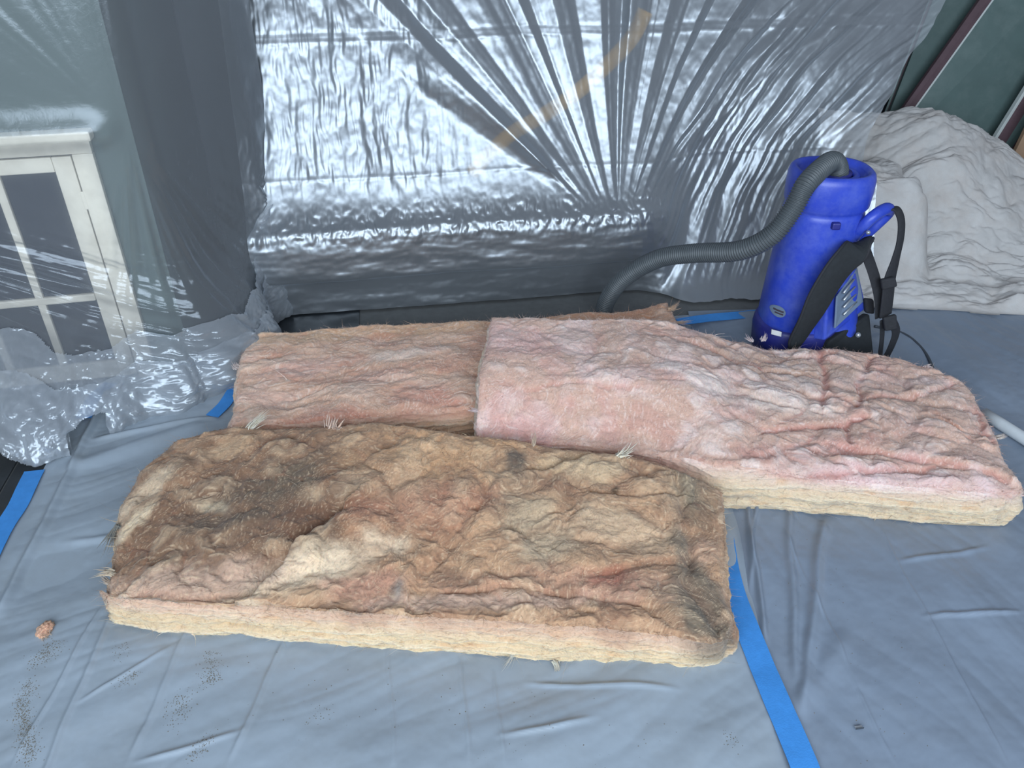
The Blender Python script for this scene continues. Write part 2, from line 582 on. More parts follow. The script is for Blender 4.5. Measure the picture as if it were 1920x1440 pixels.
# ------------------------------------------------------------------ canvas drop cloth: its shape
def canvas_z(x, y):
    """height of the heaped cloth; the film's right side comes to lie on it"""
    yf = 2.50 - 0.055 * (x - 1.35) / 0.42
    P = np.stack([x, y, x * 0], 1)
    dy = y - yf
    ridge = 0.55 - 0.60 * np.clip(x - 1.70, 0, 0.62)
    z = 0.010 + ridge * ss(0.22, 0.84, dy) * (0.85 + 0.25 * pn(P * 1.7, 101))
    # draped box beside the vacuum
    bx = np.exp(-np.abs((x - 1.33 - 0.1 * dy - 0.04 * pn(P * 6, 110)) / 0.16) ** 5) * ss(0.10, 0.30, dy) * (1 - 0.2 * ss(0.5, 0.9, dy))
    z = np.maximum(z, bx * 0.34)
    W = P + 0.10 * np.stack([pn(P * 3, 102), pn(P * 3, 103), x * 0], 1)
    fade = ss(0.0, 0.06, dy)
    z += fade * (0.055 * np.abs(pn(W * np.array([3.0, 7, 1]), 104)) + 0.030 * np.abs(pn(W * np.array([7, 16, 1]), 105)) + 0.012 * np.abs(pn(W * np.array([18, 36, 1]), 106)) + 0.004 * np.abs(pn(W * 60, 107)))
    return z + 0.006, fade


def canvas():
    nx, ny = 330, 420
    a, b = np.meshgrid(np.linspace(0, 1, nx), np.linspace(0, 1, ny), indexing='ij')
    a, b = a.ravel(), b.ravel()
    x0 = 1.16 + 0.10 * b
    x1 = 2.9 + 0.1 * b
    x = x0 + (x1 - x0) * a
    y = 2.50 - 0.055 * (x - 1.35) / 0.42 + b * 0.86
    z, fade = canvas_z(x, y)
    P = np.stack([x, y, x * 0], 1)
    y2 = y + 0.01 * pn1(x * 6, 109) * (1 - fade)
    V = np.stack([x, y2, z], 1)
    lo = V.copy()
    lo[:, 2] -= 0.004
    n = len(V)
    return mesh('drop_cloth', np.vstack([V, lo]), np.vstack([gridfaces(nx, ny), gridfaces(nx, ny, n, True)]), M['canvas'])


# ------------------------------------------------------------------ hanging film over the bench
def back_film():
    prof = np.array([(0.075, 0.004), (0.07, 0.06), (0.055, 0.13), (0.012, 0.155), (0.006, 0.20), (0.006, 0.28), (0.018, 0.325), (0.045, 0.350),
                     (0.085, 0.41), (0.125, 0.50), (0.17, 0.62), (0.25, 0.85), (0.39, 1.25), (0.64, 2.0)])
    nr = 430
    pr = resample(catmull(prof, 400), nr)
    plain_p = resample(catmull(np.array([(-0.06, 0.004), (0.02, 0.05), (0.08, 0.16), (0.14, 0.30), (0.17, 0.45), (0.20, 0.62), (0.26, 0.85), (0.39, 1.25), (0.64, 2.0)]), 400), nr)
    ns = 700
    S = np.linspace(-0.10, 2.42, ns)
    s = np.repeat(S, nr)
    w = ss(1.22, 1.5, s)
    d = np.tile(pr[:, 0], ns) * (1 - w) + np.tile(plain_p[:, 0], ns) * w
    z = np.tile(pr[:, 1], ns) * (1 - w) + np.tile(plain_p[:, 1], ns) * w
    # pleats that fan out of the gathered spot on the bench edge
    a0, z0 = 1.13, 0.24
    th = np.arctan2(s - a0, z - z0 + 1e-4)
    r = np.hypot(s - a0, z - z0)
    fan = ss(-0.98, -0.7, th) * (1 - ss(0.7, 1.15, th)) * ss(0.33, 0.40, z)
    wob = th + 0.012 * pn(np.stack([th * 9, r * 3, r * 0], 1), 5)
    # taut pleats are flat facets between sharp folds
    rk = np.random.default_rng(12)
    kn = np.cumsum(np.r_[-1.6, rk.uniform(0.025, 0.115, 60)])
    kh = rk.uniform(-0.5, 0.5, len(kn)) + np.where(np.arange(len(kn)) % 2, 0.35, -0.35)
    kn2 = np.cumsum(np.r_[-1.6, rk.uniform(0.008, 0.03, 220)])
    kh2 = rk.uniform(-0.5, 0.5, len(kn2))
    g = 0.55 * np.interp(wob, kn, kh) + 0.10 * np.interp(wob, kn2, kh2) + 0.5 * pn1(wob * 4, 1)
    off = fan * g * 0.024 * np.clip(r / 0.55, 0.0, 1.4)
    # long slack fold left of the fan
    lens = np.exp(-((th + 0.80 + 0.1 * (r - .5)) / 0.07) ** 2) * ss(0.25, 0.4, r) * (1 - ss(0.75, 0.95, r))
    off += lens * 0.035
    # crinkles: upright on the left, all directions on the bench edge
    P = np.stack([s, z, d], 1)
    left = (1 - ss(0.35, 0.75, s)) * ss(0.36, 0.5, z)
    wp = s + 0.02 * pn(P * 6, 11)
    off += left * (0.007 * pn(np.stack([wp * 26, z * 5, s * 0], 1), 12) + 0.004 * np.abs(pn(np.stack([wp * 60, z * 14, s * 0], 1), 13)))
    edge = np.exp(-((z - 0.335) / 0.05) ** 2) * (1 - w)
    off += edge * 0.012 * (np.abs(pn(np.stack([s * 30, z * 20, d * 20], 1), 14)) + 0.5 * np.abs(pn(np.stack([s * 70, z * 40, d * 40], 1), 15)) - 0.2)
    face = (1 - ss(0.30, 0.34, z)) * (1 - w)
    off += face * (0.004 * fbm(np.stack([s * 6, z * 25, d * 0], 1), 3, 16))
    # lower right: drawn diagonally towards the floor in front of the hose
    q = (s - 1.1) * 0.80 - z * 0.60
    l2 = (s - 1.1) * 0.60 + z * 0.80
    low = ss(1.2, 1.42, s) * (1 - ss(0.5, 0.85, z - (s - 1.5) * 0.9))
    off += low * (0.018 * pn(np.stack([q * 14, l2 * 2.2, s * 0], 1), 17) + 0.006 * pn(np.stack([q * 42, l2 * 4, s * 0], 1), 18))
    # right: loose and soft
    rt = ss(1.5, 1.8, s)
    q3 = (s - 1.6) * 0.85 - (z - 0.4) * 0.5
    off += rt * (0.020 * pn(np.stack([q3 * 7, z * 1.2, s * 0], 1), 19) + 0.004 * pn(np.stack([q3 * 30, z * 3, s * 0], 1), 20))
    # packing creases: level lines
    for zc, a in ((0.86, 0.0018), (0.885, -0.0014), (0.47, 0.0018), (1.2, 0.0015)):
        zz = zc + 0.01 * pn1(s * 2, 23)
        off += a * np.exp(-((z - zz) / 0.006) ** 2)
    off += 0.0016 * fbm(P * np.array([22, 22, 22]), 3, 21)
    off += 0.012 * pn(P * 2.2, 22)
    d2 = d - off
    # right rim runs obliquely
    smax = 2.08 + 0.28 * ss(0.45, 1.1, z) + 0.02 * pn1(z * 9, 30)
    smin = -0.06 + 0.03 * pn1(z * 8, 31)
    t = (s + 0.10) / 2.52
    s2 = np.where(t > 0.5, s - (2.42 - smax) * ss(0.5, 1, t) * 1.0, s)
    V = O0 + s2[:, None] * E1 + d2[:, None] * E2 + np.stack([s * 0, s * 0, z], 1)
    cz, _ = canvas_z(V[:, 0], V[:, 1])
    over = ss(1.10, 1.20, V[:, 0])
    low_ = V[:, 2] < cz * over + 0.012
    V[:, 2] = np.where(low_ & (over > 0), cz * over + 0.012 + 0.004 * np.abs(pn(V * 25, 24)), V[:, 2])
    return mesh('hanging_film', V, gridfaces(ns, nr), M['film'])


bf = back_film()
tag(bf, 'large clear plastic film hung in fanned pleats over the bench and back wall', 'plastic sheet')


# ------------------------------------------------------------------ film over the cabinet corner
def corner_film():
    path = np.array([KC - W1 * 1.35 - W2 * 0.03, KC - W1 * 0.7 - W2 * 0.03, KC - W1 * 0.06 - W2 * 0.03, KC + np.array([0.04, 0.01]), KC + np.array([0.105, 0.19]),
                     KC + np.array([0.19, 0.37]), R(0.0, 0.21, 0)[:2]])
    ns, nr = 460, 420
    pa = resample(path, ns)
    ker = np.ones(15) / 15
    for k in range(2):
        pa[7:-7, k] = np.convolve(pa[:, k], ker, 'valid')
    T = np.gradient(pa, axis=0)
    T /= np.linalg.norm(T, axis=1)[:, None]
    N = np.stack([T[:, 1], -T[:, 0]], 1)               # towards the room
    L = np.r_[0, np.cumsum(np.linalg.norm(np.diff(pa, axis=0), axis=1))]
    lc = L[np.argmin(np.linalg.norm(pa - KC, axis=1))]
    zr = np.r_[np.linspace(0.006, 0.5, 200), np.linspace(0.503, 2.1, 220)]
    l = np.repeat(L, nr)
    z = np.tile(zr, ns)
    P = np.stack([l, z, l * 0], 1)
    u = l - lc                                          # 0 at the wall corner, negative along the cabinet
    # the skirt spreads into the room near the floor
    flare = (0.25 * np.exp(-((u + 0.38) / 0.28) ** 2) + 0.10 + 0.05 * ss(-0.2, 0.1, u)) * (1 - ss(0.2, 0.35, u))
    off = flare * (1 - ss(0.0, 0.42, z)) ** 1.4
    off += 0.022 * np.exp(-((z - 0.755) / 0.04) ** 2) * (1 - ss(-0.12, -0.02, u))
    # taut pleats from the moulding corner, upward and downward
    th = np.arctan2(u + 0.02, z - 0.76)
    r = np.hypot(u + 0.02, z - 0.76)
    up = ss(0.0, 0.1, z - 0.78) * np.exp(-(th / 0.9) ** 2)
    off += up * 0.005 * (pn1(th * 7, 41) + 0.4 * pn1(th * 18, 42)) * np.clip(r / 0.4, 0, 1)
    thd = np.arctan2(u + 0.02, 0.76 - z)
    dn = ss(0.0, 0.1, 0.74 - z) * np.exp(-((thd - 0.1) / 0.5) ** 2)
    off += dn * 0.014 * (pn1(thd * 9, 43) + 0.5 * pn1(thd * 24, 44)) * np.clip(r / 0.4, 0, 1)
    # slanting drags across the lower panes
    q = (z - 0.28) + 0.42 * (u + 0.3)
    m = np.exp(-((q - 0.0) / 0.16) ** 2) * (1 - ss(-0.05, 0.1, u))
    off += m * (0.018 * pn(np.stack([q * 34, u * 2.5, u * 0], 1), 45) + 0.010 * np.abs(pn(np.stack([q * 80, u * 5, u * 0], 1), 46)))
    # crumple on the skirt and on the bunched end beside the bench
    cr = (1 - ss(0.08, 0.30, z)) * (1 - ss(0.2, 0.35, u))
    cr = np.maximum(cr, np.exp(-((u - 0.46) / 0.10) ** 2) * (1 - ss(0.40, 0.55, z)))
    W = P + 0.03 * np.stack([pn(P * 9, 47), pn(P * 9, 48), l * 0], 1)
    Wd = np.stack([W[:, 0] * 0.8 + W[:, 1] * 0.45, W[:, 1] * 0.35 - W[:, 0] * 0.15, l * 0], 1)
    off += cr * (0.026 * np.abs(pn(Wd * 17, 49)) + 0.013 * np.abs(pn(Wd * 40, 50)) + 0.009 * np.abs(pn(W * 55, 51)))
    off += (0.0015 * fbm(P * 25, 3, 52) + 0.008 * pn(P * 3, 53)) * (1 - 0.85 * ss(0.6, 0.85, z))
    # hem follows the floor unevenly; left rim is cut obliquely
    x = np.repeat(pa[:, 0], nr) + np.repeat(N[:, 0], nr) * off
    y = np.repeat(pa[:, 1], nr) + np.repeat(N[:, 1], nr) * off
    V = np.stack([x, y, z + cr * 0.01 * (1 + pn(P * 11, 54)) * ss(0, .02, z)], 1)
    F = gridfaces(ns, nr)
    cut = u[F].mean(1) > -0.37 - 1.4 * z[F].mean(1) + 0.012 * pn(P * 18, 56)[F].mean(1)
    hole = (z[F].mean(1) < 0.06 + 0.02 * pn(P * 14, 55)[F].mean(1)) & (np.abs(u[F].mean(1) + 0.235) < 0.045)
    o = mesh('draped_film', V, F[cut & ~hole], M['film2'])
    # turned-up hem: the film lies double and triple near the floor and at the bunched end
    zm, um = z[F].mean(1), u[F].mean(1)
    lim = 0.20 + 0.10 * np.exp(-((um + 0.52) / 0.16) ** 2) + 0.22 * np.exp(-((um - 0.44) / 0.12) ** 2) + 0.04 * pn(np.stack([um * 9, um * 0, um * 0], 1), 57)
    nx_, ny_ = np.repeat(N[:, 0], nr), np.repeat(N[:, 1], nr)
    for k, fr in ((1, 1.0), (2, 0.7)):
        o2 = 0.010 * k + 0.014 * np.abs(pn(Wd * 15 + k, 58 + k)) + 0.008 * np.abs(pn(Wd * 42 + k, 60 + k)) + 0.008 * np.abs(pn(W * 52 + k, 62 + k))
        V2 = V + np.stack([nx_ * o2, ny_ * o2, 0 * o2], 1)
        sel = F[cut & ~hole & (zm < lim * fr) & (um > -0.75)]
        used, invi = np.unique(sel, return_inverse=True)
        mesh('folded_hem', V2[used], invi.reshape(sel.shape), M['film3'], o)
    return o


cf = corner_film()
tag(cf, 'clear plastic film draped over the glazed cabinet, its hem bunched on the floor', 'plastic sheet')


# ------------------------------------------------------------------ floor films
def floor_film(name, poly, mat, seed, z0, folds, creases, nx=520, ny=460, extra=None):
    """poly: BL, BR, TR, TL corner points on the floor"""
    BL, BR, TR, TL = [np.array(p[:2]) for p in poly]
    a, b = np.meshgrid(np.linspace(0, 1, nx), np.linspace(0, 1, ny), indexing='ij')
    a, b = a.ravel(), b.ravel()
    XY = ((1 - a) * (1 - b))[:, None] * BL + (a * (1 - b))[:, None] * BR + (a * b)[:, None] * TR + ((1 - a) * b)[:, None] * TL
    P = np.stack([XY[:, 0], XY[:, 1], XY[:, 0] * 0], 1)
    z = 0.009 * (fbm(P * np.array([2.5, 2.5, 1]), 2, seed) + 0.6)
    ang = folds
    q = P[:, 0] * math.cos(ang) + P[:, 1] * math.sin(ang)
    l = -P[:, 0] * math.sin(ang) + P[:, 1] * math.cos(ang)
    ww = q + 0.05 * pn(P * 3, seed + 1)
    z += 0.011 * np.maximum(pn(np.stack([ww * 7, l * 1.6, l * 0], 1), seed + 2), -0.1) + 0.006 * (pn(P * 5, seed + 8) + 0.3)
    z += 0.003 * np.abs(pn(np.stack([ww * 20, l * 3, l * 0], 1), seed + 3))
    z += 0.0008 * fbm(P * 26, 3, seed + 4)
    for (p0, p1, w, h) in creases:
        p0, p1 = np.array(p0[:2]), np.array(p1[:2])
        t = p1 - p0
        L = np.linalg.norm(t)
        t = t / L
        n = np.array([-t[1], t[0]])
        along = (XY - p0) @ t
        perp = (XY - p0) @ n + 0.006 * pn1(along * 8, seed + 7)
        m = ss(-0.03, 0.04, along) * (1 - ss(L - 0.06, L + 0.02, along))
        z += m * h * np.exp(-(perp / w) ** 2)
    if extra is not None:
        z = z + extra(P)
    edge = np.minimum(np.minimum(a, 1 - a), np.minimum(b, 1 - b))
    z = z * ss(0, 0.03, edge) + z0 + 0.0
    z = np.maximum(z, z0)
    top = np.stack([XY[:, 0], XY[:, 1], z], 1)
    return mesh(name, top, gridfaces(nx, ny), mat)


def g(px, py, z=0.0):
    return at(px, py, z)


ftl, ftr = g(205, 735), g(420, 715)
seamT, seamB = g(1300, 600), g(1505, 1445)
seamB2 = seamT + (seamB - seamT) * 1.18
left_cr = [(g(210, 733), g(-5, 1165), 0.012, 0.014), (g(235, 1120), g(0, 1640), 0.006, 0.006), (g(195, 1150), g(25, 1440), 0.004, 0.005), (g(360, 1180), g(240, 1440), 0.006, 0.005),
           (g(160, 1320), g(330, 1220), 0.004, 0.004), (g(270, 1430), g(460, 1380), 0.005, 0.005), (g(535, 1210), g(430, 1440), 0.005, 0.005),
           (g(727, 1210), g(740, 1445), 0.003, 0.003), (g(862, 1230), g(880, 1445), 0.004, 0.004), (g(925, 1260), g(945, 1445), 0.003, 0.004),
           (g(950, 1385), g(1110, 1355), 0.005, 0.006), (g(1000, 1284), g(1270, 1300), 0.005, 0.005), (g(130, 1020), g(330, 1000), 0.01, 0.006),
           (g(130, 880), g(400, 800), 0.03, 0.014), (g(180, 830), g(400, 790), 0.008, 0.008)]
flL = floor_film('floor_film', [g(-270, 1560), seamB2, g(1300, 590), g(180, 690)], M['poly'], 60, 0.001, math.radians(-62), left_cr)
tag(flL, 'grey plastic floor film under the brown insulation batt, dusted with dirt', 'floor film')
right_cr = [(g(1400, 950), g(1435, 1210), 0.007, 0.012), (g(1480, 960), g(1490, 1290), 0.010, 0.010), (g(1545, 980), g(1500, 1340), 0.012, 0.012),
            (g(1740, 1164), g(1915, 1150), 0.005, 0.006), (g(1690, 1060), g(1850, 1030), 0.006, 0.005), (g(1420, 940), g(1400, 1130), 0.006, 0.008),
            (g(1470, 1000), g(1590, 1260), 0.003, 0.003), (g(1600, 1290), g(1680, 1440), 0.003, 0.003), (g(1650, 1000), g(1880, 1440), 0.003, 0.003),
            (g(1500, 1330), g(1590, 1180), 0.022, 0.006)]
flR = floor_film('floor_film', [seamB2 + [-0.05, 0, 0], g(2500, 1445), g(2150, 560), g(1290, 585)], M['poly2'], 80, 0.0035, math.radians(20), right_cr)
tag(flR, 'grey plastic floor film with raised pleats, right of the diagonal blue tape', 'floor film')


# ------------------------------------------------------------------ blue tape
def tape(label, pts, width, z, group='strips of blue painters tape', amp=0.002, follow=None):
    P = resample(catmull(np.array(pts), 40), 70)
    P[:, 2] = z
    n = 7
    T = np.gradient(P, axis=0)
    T /= np.linalg.norm(T, axis=1)[:, None]
    N = np.stack([-T[:, 1], T[:, 0], T[:, 2] * 0], 1)
    V, C = [], np.linspace(-.5, .5, n)
    for c in C:
        V.append(P + N * c * width)
    V = np.stack(V, 1).reshape(-1, 3)
    V[:, 2] += amp * (1 + fbm(V * np.array([12, 12, 1]), 2, 90))
    lowr = V.copy()
    lowr[:, 2] -= 0.0008
    nv = len(V)
    F = np.vstack([gridfaces(70, n), gridfaces(70, n, nv, True)])
    o = mesh('painters_tape', np.vstack([V, lowr]), F, M['tape'])
    tag(o, label, 'tape', group)
    return o


def mid(a, b):
    return (np.array(a) + np.array(b)) / 2


tape('blue painters tape running diagonally from under the brown batt to the front', [g(1352, 1010), g(1372, 1115), g(1440, 1290), g(1507, 1450), g(1560, 1600)], 0.052, 0.014)
tape('blue painters tape on the dark slate floor beside the film edge', [g(-60, 1130), mid(g(0, 1040), g(0, 975)), g(35, 950), mid(g(52, 885), g(80, 885))], 0.05, 0.004)
tape('short blue tape showing through the gap under the draped film hem', [g(212, 728), g(185, 752), g(160, 795)], 0.045, 0.019)
tape('blue tape at the hem of the hanging film beside the vacuum', [g(1270, 612), g(1340, 604), g(1425, 596)], 0.05, 0.017)
tape('blue tape at the bunched film corner beside the far pink batt', [g(400, 790), g(425, 765), g(445, 735)], 0.04, 0.017)

# ------------------------------------------------------------------ canvas drop cloth
tag(canvas(), 'crumpled off-white canvas drop cloth heaped behind the blue vacuum', 'drop cloth')

# ------------------------------------------------------------------ leaning boards at the right
def board(label, bl, br, tl, tr, thick, strips, Y0, Y1):
    """corner pixels; bottom stands at depth Y0, top leans back to Y1"""
    e = empty('leaning_board', tuple(atY(*mid(bl, br), Y0) * [1, 1, 0]))
    tag(e, label, 'board', 'boards leaning behind the drop cloth')
    o3 = np.array(e.location)

    def slab(name, q, mat, front, th):
        pts = [atY(*q[0], Y0), atY(*q[1], Y0), atY(*q[2], Y1), atY(*q[3], Y1)]
        for lo_, hi_ in ((0, 3), (1, 2)):              # down to the floor behind the cloth
            t_ = (0.004 - pts[hi_][2]) / (pts[lo_][2] - pts[hi_][2])
            pts[lo_] = pts[hi_] + (pts[lo_] - pts[hi_]) * t_
        n = np.cross(pts[1] - pts[0], pts[3] - pts[0])
        n /= np.linalg.norm(n)
        if n[1] > 0:
            n = -n
        V = [p + n * front - o3 for p in pts] + [p + n * (front - th) - o3 for p in pts]
        F = [(0, 1, 2, 3), (7, 6, 5, 4), (0, 4, 5, 1), (1, 5, 6, 2), (2, 6, 7, 3), (3, 7, 4, 0)]
        return mesh(name, V, F, mat, e, smooth=False)
    slab('panel', (bl, br, tr, tl), M['green'], 0, thick)
    for nm, q, mt in strips:
        slab(nm, q, M[mt], 0.004, thick + 0.006)
    return e


# the rear board, then the front one, then the narrow stack at the rim of the picture
board('grey-green board with a brown edge, partly hidden by hanging film', (1640, 270), (1716, 200), (1850, -260), (2010, -260), 0.012,
      [('edge_strip', ((1640, 270), (1650, 260), (1862, -260), (1846, -260)), 'brown')], 3.70, 3.93)
board('wide grey-green board with a brown left edge and pale rim', (1712, 190), (1868, 262), (2030, -260), (2200, -260), 0.014,
      [('edge_strip', ((1705, 185), (1722, 190), (2046, -260), (2020, -260)), 'brown'), ('edge_line', ((1722, 190), (1725, 191), (2050, -260), (2046, -260)), 'paleedge')], 3.60, 3.83)
board('narrow fluted grey-green board with a dark brown edge and pale rim', (1868, 262), (1960, 330), (2190, -260), (2330, -260), 0.014,
      [('edge_line', ((1866, 255), (1870, 258), (2194, -260), (2188, -260)), 'paleedge'), ('edge_strip', ((1870, 258), (1886, 266), (2215, -260), (2194, -260)), 'brown'),
       ('flute', ((1898, 275), (1902, 277), (2240, -260), (2234, -260)), 'brown')], 3.50, 3.73)
tb = [atY(1896, 300, 3.36), atY(2100, 420, 3.36), atY(2150, 150, 3.40), atY(1960, 170, 3.40)]
V = tb + [p + np.array([0, 0.02, 0]) for p in tb]
tan = mesh('tan_board', V, [(0, 1, 2, 3), (7, 6, 5, 4), (0, 4, 5, 1), (1, 5, 6, 2), (2, 6, 7, 3), (3, 7, 4, 0)], M['tan'], smooth=False)
tag(tan, 'plain tan board corner standing in front of the fluted board', 'board')


# ------------------------------------------------------------------ insulation batts
def stain(C, XY, centre, rx, ry, ang, rgb, strength, seed, soft=0.55, warp=0.5):
    c = at(*centre)[:2]
    d = XY - c
    ca, sa = math.cos(math.radians(ang)), math.sin(math.radians(ang))
    q = np.stack([(d[:, 0] * ca + d[:, 1] * sa) / rx, (-d[:, 0] * sa + d[:, 1] * ca) / ry], 1)
    P3 = np.stack([XY[:, 0], XY[:, 1], XY[:, 0] * 0], 1)
    r = np.hypot(q[:, 0], q[:, 1]) + warp * fbm(P3 * 14, 3, seed)
    w = strength * (1 - ss(1 - soft, 1 + soft, r))
    return C * (1 - w[:, None]) + lin(*rgb) * w[:, None]


def mixc(C, rgb, w):
    w = np.clip(w, 0, 1)[:, None]
    return C * (1 - w) + lin(*rgb) * w


def batt(label, front, right, back, left, ztop, zbot, tint, mat, seed, du=0.0024, amp=1.0, aniso=(9, 9), crang=0.0, ampf=lambda u, v: 1.0 + 0 * u, rag=1.0, nfib=9000, tufts=(), furrows=()):
    def dens(p, n):
        return resample(catmull(np.array([q[:2] for q in p]), 300), n)
    Lf = np.linalg.norm(np.diff(np.array([q[:2] for q in front]), axis=0), axis=1).sum()
    Ll = np.linalg.norm(np.diff(np.array([q[:2] for q in left]), axis=0), axis=1).sum()
    nu, nv, nk = int(Lf / du), int(Ll / du), 46
    f, r, b, l = dens(front, nu), dens(right, nv), dens(back, nu), dens(left, nv)
    U, Vv = np.linspace(0, 1, nu), np.linspace(0, 1, nv)
    c00, c10, c01, c11 = (f[0] + l[0]) / 2, (f[-1] + r[0]) / 2, (b[0] + l[-1]) / 2, (b[-1] + r[-1]) / 2

    def plan(u, v):
        fu = np.stack([np.interp(u, U, f[:, k]) for k in (0, 1)], 1)
        bu = np.stack([np.interp(u, U, b[:, k]) for k in (0, 1)], 1)
        lv = np.stack([np.interp(v, Vv, l[:, k]) for k in (0, 1)], 1)
        rv = np.stack([np.interp(v, Vv, r[:, k]) for k in (0, 1)], 1)
        u_, v_ = u[:, None], v[:, None]
        return (1 - v_) * fu + v_ * bu + (1 - u_) * lv + u_ * rv - ((1 - u_) * (1 - v_) * c00 + u_ * (1 - v_) * c10 + (1 - u_) * v_ * c01 + u_ * v_ * c11)

    VV, FF, TT, off = [], [], [], 0
    RR = 0.016

    def topz(u, v):
        de = np.minimum(np.minimum(u * Lf, (1 - u) * Lf), np.minimum(v * Ll, (1 - v) * Ll))
        rnd = RR * 0.45 * (1 - np.clip(de / RR, 0, 1)) ** 2
        return ztop(u, v) - rnd, de

    def shared(P):
        """movement that top and sides have in common"""
        D = np.stack([pn(P * 16, seed), pn(P * 16, seed + 1), 0.5 * pn(P * 16, seed + 2)], 1) * 0.0055 * rag
        D[:, 2] += 0.007 * pn(P * np.array([9, 9, 3]), seed + 9) * rag
        D += np.stack([pn(P * 55, seed + 3), pn(P * 55, seed + 4), 0.6 * pn(P * 55, seed + 5)], 1) * 0.0030 * rag
        D += np.stack([pn(P * 150, seed + 6), pn(P * 150, seed + 7), pn(P * 150, seed + 8)], 1) * 0.0010
        return D

    # --- top
    u, v = [x.ravel() for x in np.meshgrid(U, Vv, indexing='ij')]
    XY = plan(u, v)
    zt, de = topz(u, v)
    P = np.stack([XY[:, 0], XY[:, 1], zt], 1)
    Q = np.stack([XY[:, 0] * math.cos(crang) + XY[:, 1] * math.sin(crang), -XY[:, 0] * math.sin(crang) + XY[:, 1] * math.cos(crang), XY[:, 0] * 0], 1)
    zero = Q[:, 0] * 0
    w_in = ss(0.0, 0.030, de)
    loc = ampf(u, v)
    W = Q + 0.050 * np.stack([fbm(Q * 4.5, 2, seed + 10), fbm(Q * 4.5, 2, seed + 11), zero], 1) + 0.012 * np.stack([fbm(Q * 18, 2, seed + 13), fbm(Q * 18, 2, seed + 14), zero], 1)
    f1, f2, ra, dxa, dya = worley(W[:, 0] * aniso[0], W[:, 1] * aniso[1], seed % 50)
    g1, g2, rb, dxb, dyb = worley(W[:, 0] * aniso[0] * 2.4, W[:, 1] * aniso[1] * 2.4, seed % 50 + 3)
    doma, domb = ss(0, 0.45, f2 - f1), ss(0, 0.5, g2 - g1)
    big = fbm(Q * 3.2, 2, seed + 17)
    midn = fbm(W * 13, 3, seed + 18)
    tilt = lambda rr, dx, dy: (rr[:, 0] - .5) * dx + (rr[:, 1] - .5) * dy
    hgt = loc * (0.0085 * doma * (0.3 + ra[:, 2]) + 0.015 * tilt(ra, dxa, dya) * (0.35 + 0.65 * doma) + 0.0035 * domb * (0.2 + rb[:, 2]) + 0.008 * tilt(rb, dxb, dyb) * (0.3 + 0.7 * domb))
    hgt += 0.012 * big + 0.0045 * midn + 0.0010 * fbm(W * 85, 2, seed + 20)
    hgt = (hgt - 0.003) * amp
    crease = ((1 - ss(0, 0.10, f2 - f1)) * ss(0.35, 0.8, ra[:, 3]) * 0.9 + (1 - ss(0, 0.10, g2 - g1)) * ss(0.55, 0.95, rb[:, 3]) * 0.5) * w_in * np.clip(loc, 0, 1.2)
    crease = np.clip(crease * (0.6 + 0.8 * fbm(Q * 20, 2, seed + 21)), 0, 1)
    lay = (ra[:, 2] - 0.5) * 0.55 * doma + (rb[:, 2] - 0.5) * 0.6 * domb + 0.30 * midn
    aa = rb[:, 3] * 1.6 - 0.8 + 1.2 * big
    Wf = Q + 0.02 * np.stack([fbm(Q * 16, 2, seed + 22), fbm(Q * 16, 2, seed + 23), zero], 1)
    streak = fbm(np.stack([(Wf[:, 0] * np.cos(aa) + Wf[:, 1] * np.sin(aa)) * 20, (-Wf[:, 0] * np.sin(aa) + Wf[:, 1] * np.cos(aa)) * 110, zero], 1), 3, seed + 24)
    hgt += 0.0012 * streak * amp
    n2, n3 = tilt(rb, dxb, dyb), midn
    for (pts_, wd_, dep, step, tnt) in furrows:
        best = np.full(len(u), 9.0)
        sg = np.zeros(len(u))
        Pw = XY + 0.012 * np.stack([fbm(Q * 12, 2, seed + 25), fbm(Q * 12, 2, seed + 26)], 1)
        for a_, b_ in zip(pts_[:-1], pts_[1:]):
            a_, b_ = np.array(a_[:2]), np.array(b_[:2])
            tv = b_ - a_
            tt_ = np.clip(((Pw - a_) @ tv) / (tv @ tv), 0, 1)
            dd = Pw - a_ - tt_[:, None] * tv
            dist = np.hypot(dd[:, 0], dd[:, 1])
            near = dist < best
            best = np.where(near, dist, best)
            sg = np.where(near, np.sign(tv[0] * dd[:, 1] - tv[1] * dd[:, 0]), sg)
        gs = np.exp(-(best / wd_) ** 2)
        hgt += -dep * gs + step * sg * ss(0, wd_ * 0.6, best) * np.exp(-(best / (wd_ * 5)) ** 2)
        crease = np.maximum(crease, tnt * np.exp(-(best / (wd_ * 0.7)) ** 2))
    D = shared(P)
    P2 = P + D
    P2[:, 2] += hgt * w_in
    P2[:, :2] += (w_in * 0.004 * amp)[:, None] * np.stack([n2, n3], 1)
    VV.append(P2)
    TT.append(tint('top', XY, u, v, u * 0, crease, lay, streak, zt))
    FF.append(gridfaces(nu, nv, off))
    off += len(P2)
    # --- sides
    for nm in ('front', 'back', 'left', 'right'):
        n = nu if nm in ('front', 'back') else nv
        t, k = [x.ravel() for x in np.meshgrid(np.linspace(0, 1, n), np.linspace(0, 1, nk), indexing='ij')]
        if nm == 'front':
            u, v, tng = t, t * 0, np.gradient(f, axis=0)
        elif nm == 'back':
            u, v, tng = t, t * 0 + 1, -np.gradient(b, axis=0)
        elif nm == 'left':
            u, v, tng = t * 0, t, -np.gradient(l, axis=0)
        else:
            u, v, tng = t * 0 + 1, t, np.gradient(r, axis=0)
        nrm = np.stack([tng[:, 1], -tng[:, 0]], 1)
        nrm /= np.linalg.norm(nrm, axis=1)[:, None]
        nrm = np.repeat(nrm, nk, axis=0)
        XY = plan(u, v)
        zt, de = topz(u, v)
        zb = zbot(u, v)
        z = zt + (zb - zt) * k
        P = np.stack([XY[:, 0], XY[:, 1], z], 1)
